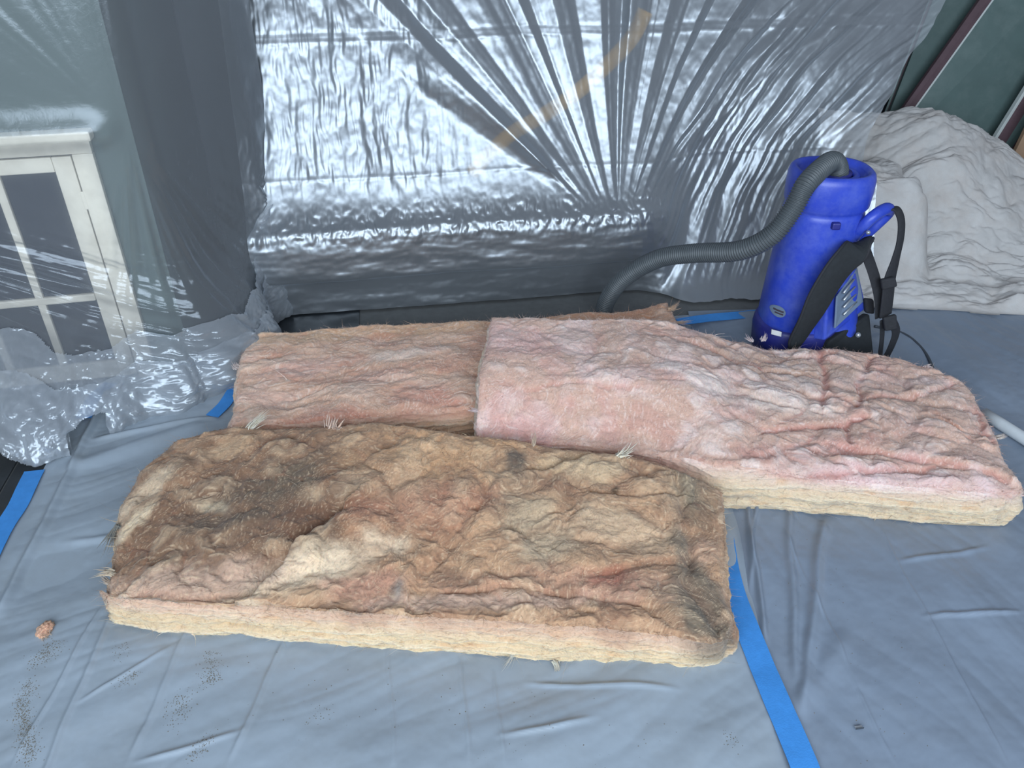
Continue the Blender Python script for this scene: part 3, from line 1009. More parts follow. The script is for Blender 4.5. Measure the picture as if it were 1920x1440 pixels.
        D = shared(P)
        wk = ss(0, 0.12, k)
        run = t * (Lf if nm in ('front', 'back') else Ll)
        lamz = z + 0.006 * pn(np.stack([run * 5, z * 10, z * 0], 1), seed + 30)
        lam = 0.010 * pn(np.stack([run * 3.0, lamz * 55, z * 0], 1), seed + 31) + 0.006 * pn(np.stack([run * 9, lamz * 130, z * 0], 1), seed + 32) + 0.004 * pn(np.stack([run * 30, lamz * 260, z * 0], 1), seed + 33)
        out = wk * (lam + 0.010 * np.sin(np.pi * np.clip(k, 0, 1))) * (1 - 0.6 * ss(.9, 1, k)) * ss(0, 0.025, t) * ss(0, 0.025, 1 - t)
        P2 = P + D
        P2[:, :2] += nrm * out[:, None]
        P2[:, 2] = np.maximum(P2[:, 2], zb)
        VV.append(P2)
        TT.append(tint(nm, XY, u, v, k, 0 * k, lam / 0.012, pn(np.stack([run * 22, lamz * 70, z * 0], 1), seed + 34), z))
        FF.append(gridfaces(n, nk, off, nm in ('back', 'left')))
        off += len(P2)
    # --- underside
    u, v = [x.ravel() for x in np.meshgrid(np.linspace(0, 1, 60), np.linspace(0, 1, 24), indexing='ij')]
    XY = plan(u, v)
    P = np.stack([XY[:, 0], XY[:, 1], zbot(u, v) + 0.001], 1)
    VV.append(P)
    TT.append(np.broadcast_to(lin(220, 200, 170), P.shape))
    FF.append(gridfaces(60, 24, off, True))
    VA, TA, FA = np.vstack(VV), np.vstack(TT), np.vstack(FF)
    base = np.array([VA[:, 0].mean(), VA[:, 1].mean(), max(0.0, VA[:, 2].min())])
    root = empty('insulation_batt', tuple(base))
    tag(root, label, 'insulation', 'glass wool batts on the floor')
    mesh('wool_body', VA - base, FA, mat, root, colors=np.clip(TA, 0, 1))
    # --- loose fibres lying on it and standing off its edges
    rs = np.random.default_rng(seed + 99)
    ntop = nu * nv
    nside = off - ntop
    pick_t = rs.integers(0, ntop, int(nfib * 0.35))
    sel = np.r_[rs.integers(0, nu * nk, int(nfib * 0.22)), rs.integers(0, nside, int(nfib * 0.08))] + ntop
    uu, vv = np.meshgrid(np.arange(nu), np.arange(nv), indexing='ij')
    rim = np.where(((uu < 3) | (uu > nu - 4) | (vv < 3) | (vv > nv - 4)).ravel())[0]
    pick_e = rs.choice(rim, int(nfib * 0.15))
    idx = np.r_[pick_t, sel, pick_e]
    n = len(idx)
    p0 = VA[idx]
    cen = VA[:ntop].mean(0)
    ang = rs.uniform(0, 2 * np.pi, n)
    dirs = np.stack([np.cos(ang), np.sin(ang) * 0.7, rs.uniform(-0.15, 0.35, n)], 1)
    isside = (idx >= ntop)
    dirs[isside] = np.stack([np.sign(rs.uniform(-1, 1, isside.sum())), rs.uniform(-0.35, 0.1, isside.sum()), rs.uniform(-0.15, 0.15, isside.sum())], 1)
    ne = len(pick_e)
    o2 = p0[-ne:, :2] - cen[:2]
    o2[:, 0] *= Ll / Lf
    o2 /= np.linalg.norm(o2, axis=1)[:, None]
    dirs[-ne:, :2] = o2 + rs.normal(size=(ne, 2)) * 0.8
    dirs[-ne:, 2] = rs.uniform(-0.3, 0.7, ne)
    dirs /= np.linalg.norm(dirs, axis=1)[:, None]
    ln = rs.gamma(2.0, 0.0045, n) + 0.003
    ln[-ne:] *= 0.55
    wd = rs.uniform(0.00018, 0.0006, n) * (1 + 2.0 * (rs.uniform(0, 1, n) > 0.95))
    curl = rs.normal(size=(n, 3)) * 0.9
    side = np.cross(dirs, rs.normal(size=(n, 3)))
    side /= np.linalg.norm(side, axis=1)[:, None]
    segs = 4
    pts = []
    for k in range(segs):
        t = k / (segs - 1)
        c = p0 + dirs * (ln * t)[:, None] + curl * (ln * t * t)[:, None] * 0.7
        c[:, 2] += 0.0008
        c[:, 2] = np.maximum(c[:, 2], 0.006)
        ww = (wd * (1 - 0.8 * t))[:, None]
        pts += [c - side * ww, c + side * ww]
    V = np.stack(pts, 1).reshape(-1, 3)
    st = np.arange(n)[:, None] * (2 * segs)
    F = np.vstack([st + np.array([[2 * k, 2 * k + 1, 2 * k + 3, 2 * k + 2]]) for k in range(segs - 1)])
    fc = TA[idx] * rs.uniform(0.85, 1.2, n)[:, None]
    fc = np.clip(fc * 0.92 + lin(235, 215, 195) * 0.08, 0, 0.9)
    fo = mesh('loose_fibres', V - base, F, M['fiber'], root, colors=np.repeat(fc, 2 * segs, axis=0))
    fo['kind'] = 'stuff'
    # --- torn tufts
    for (p, dv, L_, w_, rgb) in tufts:
        tuft(p - base, dv, L_, w_, rgb, root, rs)
    return root


def tuft(p, dv, length, width, rgb, parent, rs, name='tuft'):
    """torn wisp: a bundle of thin curling strands that thins towards its tip"""
    dv = np.array(dv, float)
    dv /= np.linalg.norm(dv)
    V, F = [], []
    com = rs.normal(size=3) * 0.4
    for q in range(40):
        d = dv + rs.normal(size=3) * 0.11
        d /= np.linalg.norm(d)
        sd = np.cross(d, rs.normal(size=3))
        sd /= np.linalg.norm(sd)
        bend = com + rs.normal(size=3) * 0.16
        L_ = length * rs.uniform(0.2, 0.95)
        w = width * rs.uniform(0.06, 0.24)
        st = np.array(p) + rs.normal(size=3) * width * np.array([.28, .28, .15])
        k0 = len(V)
        for i in range(6):
            t = i / 5
            c = st + d * L_ * t + bend * L_ * t * t
            ww = w * (1 - t) ** 0.7 + 0.0002
            nn = np.cross(d, sd)
            V += [c - sd * ww, c + nn * ww * 0.35, c + sd * ww, c - nn * ww * 0.35]
        for i in range(5):
            for e in range(4):
                F.append((k0 + i * 4 + e, k0 + i * 4 + (e + 1) % 4, k0 + (i + 1) * 4 + (e + 1) % 4, k0 + (i + 1) * 4 + e))
    C = np.broadcast_to(lin(*rgb), (len(V), 3)) * np.repeat(rs.uniform(0.85, 1.12, 40), 24)[:, None]
    return mesh(name, V, F, M['fiber'], parent, colors=C)


def sidecolour(C, k, lam, nn, base=(216, 192, 158), pinkish=(214, 180, 162)):
    C = np.broadcast_to(lin(*base), (len(k), 3)).copy()
    C = mixc(C, pinkish, (1 - ss(0.0, 0.5, k)) * 0.8)
    C = mixc(C, (214, 172, 130), ss(0.15, 0.7, nn) * 0.55)
    C = mixc(C, (226, 208, 182), ss(0.1, 0.6, lam) * 0.6)
    C = mixc(C, (206, 176, 140), ss(0.2, 0.9, -lam) * 0.5)
    return C


# ---- brown batt at the front
def tintA(part, XY, u, v, k, cr, lay, nn, z):
    n = len(u)
    P3 = np.stack([XY[:, 0], XY[:, 1], XY[:, 0] * 0], 1)
    C = np.broadcast_to(lin(186, 148, 118), (n, 3)).copy()
    C = mixc(C, (206, 168, 134), ss(-0.1, 0.6, fbm(P3 * 9, 3, 200)) * 0.7)
    C = mixc(C, (158, 120, 96), ss(0.0, 0.6, fbm(P3 * 11, 3, 201)) * 0.7)
    S = lambda *a, **kw: stain(C, XY, *a, **kw)
    C = S((430, 930, .13), .30, .20, 10, (128, 98, 78), 0.85, 210)
    C = S((330, 1010, .12), .16, .12, 30, (136, 106, 84), 0.8, 211)
    C = S((620, 990, .13), .12, .13, 20, (122, 88, 68), 0.8, 212)
    C = S((840, 850, .14), .22, .09, 0, (206, 162, 122), 0.7, 213)
    C = S((800, 960, .13), .16, .07, 15, (186, 132, 108), 0.6, 214)
    C = S((740, 1020, .13), .2, .07, 0, (188, 148, 116), 0.6, 215)
    C = S((1080, 880, .13), .10, .05, -5, (212, 186, 152), 0.7, 216)
    C = S((980, 960, .13), .06, .06, 0, (196, 176, 148), 0.7, 217)
    C = S((1030, 1020, .13), .07, .05, 0, (204, 184, 156), 0.7, 218)
    C = S((1190, 1000, .13), .12, .05, -15, (220, 190, 158), 0.7, 219)
    C = S((1180, 1100, .12), .14, .04, 0, (196, 150, 128), 0.6, 220)
    C = S((1000, 1090, .12), .2, .035, 0, (192, 150, 126), 0.55, 221)
    C = S((600, 1060, .12), .15, .05, 22, (240, 216, 186), 0.95, 222)
    C = S((680, 1095, .12), .08, .035, 0, (206, 156, 132), 0.75, 223)
    C = S((350, 1090, .12), .16, .05, 8, (216, 182, 160), 0.8, 224)
    C = S((270, 930, .12), .03, .10, -25, (226, 200, 170), 0.8, 225)
    C = S((250, 985, .11), .018, .06, -25, (232, 208, 176), 0.9, 226)
    C = S((420, 850, .13), .07, .03, 20, (206, 172, 138), 0.7, 227)
    C = S((505, 915, .13), .09, .05, 20, (108, 94, 80), 0.75, 228)
    C = S((430, 975, .13), .10, .03, 15, (104, 90, 78), 0.75, 229)
    C = S((560, 900, .13), .05, .08, -20, (112, 98, 82), 0.6, 230)
    C = S((590, 1000, .13), .05, .05, 0, (104, 80, 66), 0.7, 231)
    C = S((395, 945, .13), .04, .02, 0, (186, 172, 148), 0.7, 232)
    C = S((590, 935, .13), .03, .03, 0, (190, 160, 130), 0.7, 233)
    C = S((965, 870, .14), .025, .04, 0, (92, 84, 78), 0.85, 234)
    C = S((960, 905, .14), .05, .04, 0, (150, 128, 106), 0.5, 235)
    C = S((1153, 922, .13), .010, .012, 0, (86, 66, 48), 0.9, 236)
    C = S((1295, 940, .12), .045, .07, 5, (126, 118, 102), 0.85, 237)
    C = S((1290, 1040, .12), .03, .07, 5, (122, 114, 100), 0.8, 238)
    C = S((1300, 1120, .11), .07, .06, 0, (118, 108, 94), 0.85, 239)
    C = S((1325, 1180, .09), .06, .035, 0, (98, 92, 82), 0.9, 240)
    C = S((1340, 960, .12), .03, .10, 0, (178, 144, 116), 0.5, 241)
    C = S((1325, 1030, .12), .03, .04, 0, (214, 176, 150), 0.7, 242)
    C = S((1150, 1080, .12), .05, .02, 20, (170, 96, 80), 0.6, 243)
    C = S((745, 1115, .11), .018, .035, 0, (150, 146, 140), 0.8, 244)
    C = S((900, 1130, .11), .25, .02, 0, (226, 192, 172), 0.6, 245)
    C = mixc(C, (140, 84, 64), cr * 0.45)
    C = mixc(C, (228, 200, 166), ss(0.05, 0.45, lay) * 0.36)
    C = mixc(C, (122, 90, 70), ss(0.05, 0.45, -lay) * 0.40)
    if part == 'top':
        C = mixc(C, (230, 204, 172), ss(0.1, 0.8, nn) * 0.5)
        C = mixc(C, (120, 86, 66), ss(0.1, 0.9, -nn) * 0.4)
    C *= (1 - 0.25 * ss(0.35, 0.7, pn(P3 * 170, 203)))[:, None]
    if part == 'front':
        Sd = sidecolour(C, k, lay, nn)
        w = ss(0.0, 0.45, k + 0.35 * fbm(P3 * np.array([14, 14, 1]), 3, 204) * (1 - k))
        w = w * (1 - 0.85 * ss(0.985, 1.0, u) * (1 - ss(0.5, 0.8, k)))
        mold = ss(0.90, 0.97, u) * (1 - ss(0.45, 0.8, k))
        C = mixc(C * 0.6 + lin(222, 190, 168) * 0.4, (232, 212, 182), 0 * k)
        C = C * (1 - w[:, None]) + Sd * w[:, None]
        C = mixc(C, (112, 104, 92), mold * 0.7)
    elif part in ('left', 'right', 'back'):
        Sd = sidecolour(C, k, lay, nn, (212, 184, 150))
        w = ss(0.25, 0.8, k)[:, None]
        C = C * (1 - w) + Sd * w
    return C


A_front = [g(212, 1165), g(240, 1178), g(330, 1190), g(500, 1204), g(680, 1216), g(850, 1226), g(1000, 1238), g(1200, 1250), g(1320, 1258), g(1352, 1245)]
A_right = [g(1352, 1245), g(1372, 1190, .04), g(1366, 1110, .10), g(1358, 1010, .115), g(1352, 925, .12)]
A_back = [g(325, 822, .13), g(420, 802, .14), g(560, 800, .145), g(710, 797, .15), g(880, 815, .15), g(1000, 828, .15), g(1175, 852, .14), g(1280, 890, .13), g(1352, 925, .12)]
A_left = [g(212, 1165), g(200, 1120, .09), g(208, 1040, .115), g(222, 960, .12), g(262, 880, .125), g(325, 822, .13)]


def ztA(u, v):
    return 0.116 + 0.022 * ss(0.0, 0.9, v) + 0.020 * np.exp(-((u - 0.45) / 0.25) ** 2) * ss(0.2, 0.9, v) - 0.02 * ss(0.80, 1.0, u) * (1 - v) - 0.012 * ss(0.9, 1, u) - 0.018 * (1 - ss(0, 0.10, u))


def zbA(u, v):
    return 0.004 + 0.02 * ss(0.3, 1.0, v)


tA = [(g(470, 803, .14), (0.35, 0.1, 1), .038, .016, (240, 226, 200)), (g(620, 803, .145), (0.2, 0.1, 1), .03, .022, (228, 190, 168)),
      (g(632, 806, .145), (0.9, 0.1, .6), .03, .012, (226, 196, 176)), (g(1000, 835, .145), (0.6, 0, 1), .028, .008, (222, 190, 160)),
      (g(1160, 858, .14), (0.9, 0, .5), .04, .02, (232, 216, 190)), (g(212, 1075, .10), (-1, 0, .6), .035, .012, (214, 186, 156)),
      (g(212, 1095, .09), (-1, 0.1, .1), .03, .010, (216, 186, 160)), (g(222, 985, .11), (-.5, -.6, -.6), .05, .012, (120, 116, 108)),
      (g(960, 1215, .03), (0.5, -.9, -.4), .035, .006, (232, 222, 200)), (g(1040, 1240, .016), (0.6, -1, 0), .02, .008, (226, 212, 186))]
batt('brown mould-stained insulation batt with a cream cut edge, nearest the loose scrap', A_front, A_right, A_back, A_left, ztA, zbA, tintA, M['woolA'], 300,
     du=0.0022, amp=0.95, aniso=(8, 8), crang=math.radians(28), nfib=12000, tufts=tA,
     furrows=[([g(470, 1110, .12), g(540, 1045, .12), g(640, 960, .13)], .012, .006, -.012, .5), ([g(640, 960, .13), g(760, 900, .14), g(800, 860, .14)], .02, .006, .004, .2),
              ([g(830, 1100, .12), g(1000, 1098, .12), g(1200, 1130, .12)], .006, .005, .004, .6), ([g(780, 1100, .12), g(820, 1030, .13), g(880, 950, .13)], .014, .008, .006, .5),
              ([g(1265, 910, .13), g(1290, 1000, .12), g(1300, 1090, .12), g(1340, 1160, .11)], .014, .012, .004, .4), ([g(1080, 1075, .12), g(1200, 1060, .12), g(1290, 1040, .12)], .012, .006, .004, .6),
              ([g(900, 960, .13), g(925, 900, .14), g(930, 850, .14)], .010, .006, -.004, .4), ([g(1110, 930, .13), g(1260, 930, .13)], .008, .005, -.003, .5),
              ([g(1010, 880, .14), g(1120, 850, .14)], .008, .004, -.006, .3), ([g(250, 1120, .11), g(450, 1120, .11)], .010, .006, .003, .7)])


# ---- pink batt lying across the far one
def tintB(part, XY, u, v, k, cr, lay, nn, z):
    n = len(u)
    P3 = np.stack([XY[:, 0], XY[:, 1], XY[:, 0] * 0], 1)
    C = np.broadcast_to(lin(214, 178, 160), (n, 3)).copy()
    C = mixc(C, (234, 208, 202), ss(0.0, 0.6, fbm(P3 * 8, 3, 250)) * 0.7)
    C = mixc(C, (214, 168, 156), ss(0.0, 0.6, fbm(P3 * 10, 3, 251)) * 0.6)
    S = lambda *a, **kw: stain(C, XY, *a, **kw)
    C = S((1250, 665, .17), .22, .07, -8, (194, 162, 146), 0.7, 260)
    C = S((1450, 690, .14), .20, .09, -10, (188, 158, 138), 0.7, 261)
    C = S((1640, 740, .13), .18, .09, -20, (196, 164, 146), 0.6, 262)
    C = S((1660, 820, .13), .14, .05, -20, (200, 168, 150), 0.55, 263)
    C = S((1330, 745, .15), .08, .05, 0, (238, 218, 208), 0.8, 264)
    C = S((1460, 765, .14), .12, .04, -5, (236, 214, 200), 0.75, 265)
    C = S((960, 640, .21), .12, .08, 0, (230, 190, 184), 0.6, 266)
    C = S((960, 780, .19), .12, .06, 0, (224, 172, 164), 0.6, 267)
    C = S((1500, 850, .13), .2, .03, 12, (196, 134, 126), 0.45, 268)
    C = S((1780, 800, .13), .015, .06, 25, (188, 122, 92), 0.6, 269)
    C = S((1170, 730, .17), .05, .04, 0, (236, 206, 198), 0.7, 270)
    C = S((1480, 640, .14), .05, .035, 0, (226, 196, 172), 0.6, 271)
    C = S((1700, 900, .12), .2, .03, -8, (230, 202, 202), 0.6, 272)
    C = S((1100, 600, .20), .16, .02, -3, (218, 196, 176), 0.6, 273)
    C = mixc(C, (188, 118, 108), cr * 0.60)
    C = mixc(C, (242, 224, 216), ss(0.05, 0.45, lay) * 0.6)
    C = mixc(C, (200, 148, 136), ss(0.05, 0.45, -lay) * 0.4)
    if part == 'top':
        C = mixc(C, (244, 226, 218), ss(0.15, 0.8, nn) * 0.5)
        C = mixc(C, (196, 146, 132), ss(0.2, 0.9, -nn) * 0.35)
    C *= (1 - 0.35 * ss(0.62, 0.85, pn(P3 * 190, 253)))[:, None]
    if part != 'top':
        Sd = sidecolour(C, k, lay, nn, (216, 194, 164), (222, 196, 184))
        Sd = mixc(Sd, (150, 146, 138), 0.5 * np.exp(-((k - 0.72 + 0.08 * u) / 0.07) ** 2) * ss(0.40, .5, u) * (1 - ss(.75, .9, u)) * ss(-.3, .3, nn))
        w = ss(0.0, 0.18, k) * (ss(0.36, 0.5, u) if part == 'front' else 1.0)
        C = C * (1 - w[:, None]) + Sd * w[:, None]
    return C


B_left = [np.array([-0.094, 1.60, 0]), g(893, 760, .20), g(903, 690, .21), g(924, 594, .215)]
B_front = [np.array([-0.094, 1.60, 0]), np.array([0.12, 1.605, 0]), np.array([0.33, 1.555, 0]), g(1340, 957), g(1450, 962), g(1600, 975), g(1760, 990), g(1870, 994)]
B_right = [g(1870, 994), g(1908, 935, .08), g(1893, 880, .12), g(1862, 800, .13), g(1815, 718, .13), g(1742, 686, .13)]
B_back = [g(924, 594, .215), g(1060, 600, .21), g(1180, 606, .20), g(1300, 626, .175), g(1430, 640, .15), g(1600, 655, .13), g(1742, 686, .13)]


def liftB(u, v):
    return 0.088 * (1 - ss(0.36, 0.66, u)) * (0.62 + 0.38 * ss(0, 0.5, v))


def ztB(u, v):
    return 0.134 + liftB(u, v) - 0.004 * ss(0.3, 0.8, v) - 0.010 * (1 - ss(0, 0.12, v)) * ss(0.4, 0.6, u) - 0.075 * (1 - ss(0.0, 0.36, v)) * (1 - ss(0.34, 0.52, u)) - 0.01 * ss(0.9, 1, u)


def zbB(u, v):
    return 0.012 + liftB(u, v) * 1.08 * ss(0.15, 0.42, v)


batt('pink insulation batt with cream layered edge, propped on the far batt by the vacuum', B_front, B_right, B_back, B_left, ztB, zbB, tintB, M['woolB'], 340,
     du=0.0024, amp=0.85, aniso=(8, 10), crang=math.radians(-14),
     furrows=[([g(1430, 822, .13), g(1530, 800, .13), g(1590, 800, .13), g(1620, 790, .13)], .010, .010, .003, 1), ([g(1590, 800, .13), g(1585, 830, .13)], .010, .009, 0, .9),
              ([g(1535, 640, .14), g(1548, 700, .14), g(1540, 760, .14)], .010, .009, .003, 1), ([g(1630, 670, .13), g(1615, 720, .13), g(1605, 770, .13)], .012, .010, 0, 1),
              ([g(1580, 840, .13), g(1720, 865, .13), g(1890, 905, .12)], .010, .009, .004, .8), ([g(1830, 770, .13), g(1860, 830, .13)], .010, .009, .003, .9),
              ([g(1420, 905, .12), g(1600, 890, .12), g(1760, 885, .12)], .010, .008, .004, .9), ([g(1640, 750, .13), g(1730, 745, .13), g(1790, 715, .13)], .010, .008, .003, .7),
              ([g(980, 720, .20), g(1100, 722, .19), g(1200, 745, .18)], .006, .003, .002, .5), ([g(1300, 660, .17), g(1420, 690, .15)], .010, .005, .003, .5)],
     nfib=11000, ampf=lambda u, v: 0.45 + 0.75 * ss(0.3, 0.6, u + 0.25 * (v - .5)),
     tufts=[(g(893, 770, .17), (-1, -.2, .1), .022, .008, (230, 200, 192)), (g(1410, 640, .15), (-1, 0, .7), .03, .009, (232, 204, 198)),
            (g(1430, 638, .15), (.3, .2, 1), .02, .012, (232, 204, 198)), (g(1735, 688, .13), (1, .2, .5), .025, .014, (226, 196, 188)),
            (g(1905, 925, .09), (1, .1, .2), .03, .02, (220, 180, 170)), (g(1870, 820, .12), (1, 0.1, .1), .02, .014, (222, 200, 184))])


# ---- far peach batt under the pink one
def tintC(part, XY, u, v, k, cr, lay, nn, z):
    n = len(u)
    P3 = np.stack([XY[:, 0], XY[:, 1], XY[:, 0] * 0], 1)
    C = np.broadcast_to(lin(212, 172, 148), (n, 3)).copy()
    C = mixc(C, (228, 190, 172), ss(0.0, 0.6, fbm(P3 * np.array([5, 12, 1]), 3, 280)) * 0.7)
    C = mixc(C, (204, 150, 130), ss(0.0, 0.6, fbm(P3 * np.array([6, 13, 1]), 3, 281)) * 0.5)
    S = lambda *a, **kw: stain(C, XY, *a, **kw)
    C = S((560, 625, .12), .25, .05, 6, (210, 174, 140), 0.75, 290)
    C = S((800, 610, .12), .3, .05, 8, (208, 168, 134), 0.75, 291)
    C = S((1120, 580, .12), .3, .10, 9, (206, 152, 118), 0.8, 292)
    C = S((760, 665, .12), .12, .025, 14, (230, 206, 190), 0.8, 293)
    C = S((800, 745, .12), .10, .05, 0, (200, 136, 120), 0.6, 294)
    C = S((630, 785, .12), .2, .03, 6, (196, 136, 118), 0.6, 295)
    C = S((560, 690, .12), .12, .05, 15, (226, 182, 168), 0.6, 296)
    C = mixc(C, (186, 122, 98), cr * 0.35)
    C = mixc(C, (236, 210, 190), ss(0.05, 0.45, lay) * 0.5)
    C = mixc(C, (192, 128, 108), ss(0.05, 0.45, -lay) * 0.4)
    if part == 'top':
        C = mixc(C, (240, 218, 202), ss(0.1, 0.8, nn) * 0.6)
        C = mixc(C, (196, 140, 116), ss(0.1, 0.9, -nn) * 0.35)
    if part != 'top':
        w = ss(0.0, 0.3, k)[:, None] * 0.75
        C = C * (1 - w) + sidecolour(C, k, lay, nn, (214, 180, 148), (220, 184, 164)) * w
    return C


C_left = [np.array([-0.735, 1.67, 0]), g(438, 760, .12), g(445, 690, .12), g(460, 622, .12)]
C_front = [np.array([-0.735, 1.67, 0]), np.array([-0.35, 1.715, 0]), np.array([0.1, 1.785, 0]), np.array([0.585, 1.87, 0])]
C_right = [np.array([0.585, 1.87, 0]), np.array([0.565, 2.0, 0]), g(1272, 612, .11), g(1252, 560, .12)]
C_back = [g(460, 622, .12), g(580, 616, .12), g(700, 606, .12), g(920, 594, .12), g(1050, 576, .12), g(1160, 568, .12), g(1252, 560, .12)]
batt('peach-pink insulation batt lying half under the pink batt, along the hanging film', C_front, C_right, C_back, C_left,
     lambda u, v: 0.115 + 0.004 * np.sin(6 * u) - 0.016 * ss(0.5, 0.65, u) * (1 - ss(.93, 1., u)), lambda u, v: 0.011 + 0 * u, tintC, M['woolB'], 380, du=0.0026, amp=0.8, aniso=(3.5, 9), ampf=lambda u, v: 0.7 + 0 * u,
     crang=math.radians(12), nfib=8000, tufts=[(g(460, 622, .12), (-.4, .2, 1), .015, .015, (222, 190, 160)), 
                                               (g(1255, 580, .12), (1, .1, .1), .04, .014, (222, 176, 144)), (g(1265, 605, .11), (1, -.1, .2), .035, .006, (222, 186, 160)),
                                               (g(447, 690, .11), (-1, 0, .2), .018, .014, (226, 200, 188))])

# ------------------------------------------------------------------ backpack vacuum
VC = np.array([0.915, 2.250, 0.008])
vac = empty('backpack_vacuum', tuple(VC))
tag(vac, 'blue backpack vacuum cleaner with black harness and grey ribbed hose', 'vacuum')


def loft(name, rings, mat, parent, seg=56, expo=2.4, cap=True):
    """rings: (z, ax, ay, cx, cy)"""
    a = np.linspace(0, 2 * np.pi, seg, endpoint=False)
    ca, sa = np.cos(a), np.sin(a)
    V = []
    for z, ax, ay, cx, cy in rings:
        V.append(np.stack([cx + ax * np.sign(ca) * np.abs(ca) ** (2 / expo), cy + ay * np.sign(sa) * np.abs(sa) ** (2 / expo), a * 0 + z], 1))
    n = len(rings)
    F = [(i * seg + j, i * seg + (j + 1) % seg, (i + 1) * seg + (j + 1) % seg, (i + 1) * seg + j) for i in range(n - 1) for j in range(seg)]
    if cap:
        F += [tuple(range(seg))[::-1], tuple((n - 1) * seg + j for j in range(seg))]
    return mesh(name, np.vstack(V), F, mat, parent)


def lv(px, py, Y):
    return atY(px, py, Y) - VC


loft('base', [(0.0, .110, .105, -.005, 0), (0.006, .124, .118, -.005, 0), (0.075, .130, .122, -.005, 0), (0.10, .127, .12, -.005, 0), (0.112, .121, .115, -.004, 0)], M['bluedark'], vac)
body = loft('body', [(0.10, .118, .112, -.003, 0), (0.115, .121, .115, -.003, 0), (0.25, .119, .113, 0, 0), (0.38, .114, .110, .002, 0), (0.465, .113, .109, .003, 0),
                     (0.478, .111, .107, .003, 0), (0.484, .108, .104, .003, 0), (0.490, .111, .107, .003, 0), (0.50, .1165, .112, .004, 0), (0.545, .119, .114, .004, 0), (0.575, .118, .113, .004, 0),
                     (0.590, .114, .109, .004, 0), (0.597, .107, .102, .004, 0), (0.596, .098, .094, .004, 0), (0.585, .092, .088, .004, 0), (0.570, .088, .084, .004, 0), (0.568, .02, .02, .004, 0)],
            M['blue'], vac, 64)
# raised swirl on the sunken lid
sw = [np.array([0.004 + 0.066 * math.cos(t) * (1 - 0.06 * t), 0.066 * math.sin(t) * (1 - 0.06 * t), 0.575]) for t in np.linspace(-2.2, 2.6, 40)]
tube('lid_ridge', sw, 0.011, M['blue'], body, 10)
tube('hose_collar', [np.array([0.024, 0.002, 0.560]), np.array([0.022, 0.0, 0.582])], 0.038, M['bluedark'], body, 24)
# moulded latch and seam bump
box('latch', (-0.010, -0.122, 0.455), (0.014, -0.104, 0.475), M['bluedark'], body, 0.004)
# side fairing that carries the harness
loft('fairing', [(0.02, .045, .07, .125, -.02), (0.10, .055, .075, .12, -.02), (0.24, .05, .07, .10, -.01), (0.33, .03, .05, .09, 0), (0.36, .012, .03, .088, 0)], M['blue'], vac, 40)
# yoke handle at the shoulder
yk = catmull([lv(1598, 452, 2.19), lv(1612, 432, 2.16), lv(1635, 408, 2.15), lv(1660, 392, 2.17), lv(1666, 398, 2.20), lv(1640, 425, 2.21), lv(1612, 452, 2.22)], 46)
tube('yoke', yk, 0.0135 + 0.004 * np.sin(np.linspace(0, np.pi, 46)), M['blue'], vac, 16)
tube('rivet', [lv(1628, 436, 2.135), lv(1628, 436, 2.125)], 0.006, M['metal'], vac, 12)
# vented back plate in a blue frame
def plate(name, quad, Y, th, mat, parent, bulge=0.0):
    P = [lv(px, py, y) for (px, py), y in zip(quad, Y)]
    n = np.cross(P[1] - P[0], P[3] - P[0])
    n /= np.linalg.norm(n)
    if n[1] > 0:
        n = -n
    bm_ = bmesh.new()
    vs = [bm_.verts.new(p) for p in P] + [bm_.verts.new(p - n * th) for p in P]
    for fc in ((0, 1, 2, 3), (7, 6, 5, 4), (0, 4, 5, 1), (1, 5, 6, 2), (2, 6, 7, 3), (3, 7, 4, 0)):
        bm_.faces.new([vs[i] for i in fc])
    bmesh.ops.recalc_face_normals(bm_, faces=bm_.faces[:])
    bmesh.ops.bevel(bm_, geom=bm_.edges[:], offset=min(th * 0.35, 0.008), segments=3, profile=0.5, affect='EDGES')
    me_ = bpy.data.meshes.new(name)
    bm_.to_mesh(me_)
    bm_.free()
    return link(name, me_, mat, parent)


plate('back_frame', ((1606, 488), (1626, 578), (1546, 640), (1552, 556)), (2.22, 2.20, 2.10, 2.12), 0.045, M['blue'], vac)
pl = plate('back_plate', ((1608, 502), (1619, 566), (1566, 616), (1570, 556)), (2.208, 2.19, 2.108, 2.122), 0.006, M['grey'], vac)
for k in range(4):
    t = 0.16 + 0.22 * k
    a_, b_ = mid((1608, 502), (1608, 502)) * (1 - t) + np.array((1619, 566)) * t, np.array((1570, 556)) * (1 - t) + np.array((1566, 616)) * t
    q0, q1 = a_ * 0.78 + b_ * 0.22, a_ * 0.30 + b_ * 0.70
    tube('vent_slot', [lv(q0[0], q0[1], 2.178), lv(q1[0], q1[1], 2.127)], 0.0032, M['metal'], pl, 8)
# hip belt wing
plate('hip_belt', ((1632, 588), (1640, 668), (1545, 662), (1556, 640)), (2.20, 2.17, 2.12, 2.12), 0.03, M['pad'], vac)
tube('rivet', [lv(1609, 628, 2.145), lv(1609, 628, 2.135)], 0.008, M['metal'], vac, 12)
plate('belt_bracket', ((1622, 560), (1640, 562), (1641, 590), (1624, 588)), (2.18, 2.18, 2.17, 2.17), 0.02, M['black'], vac)
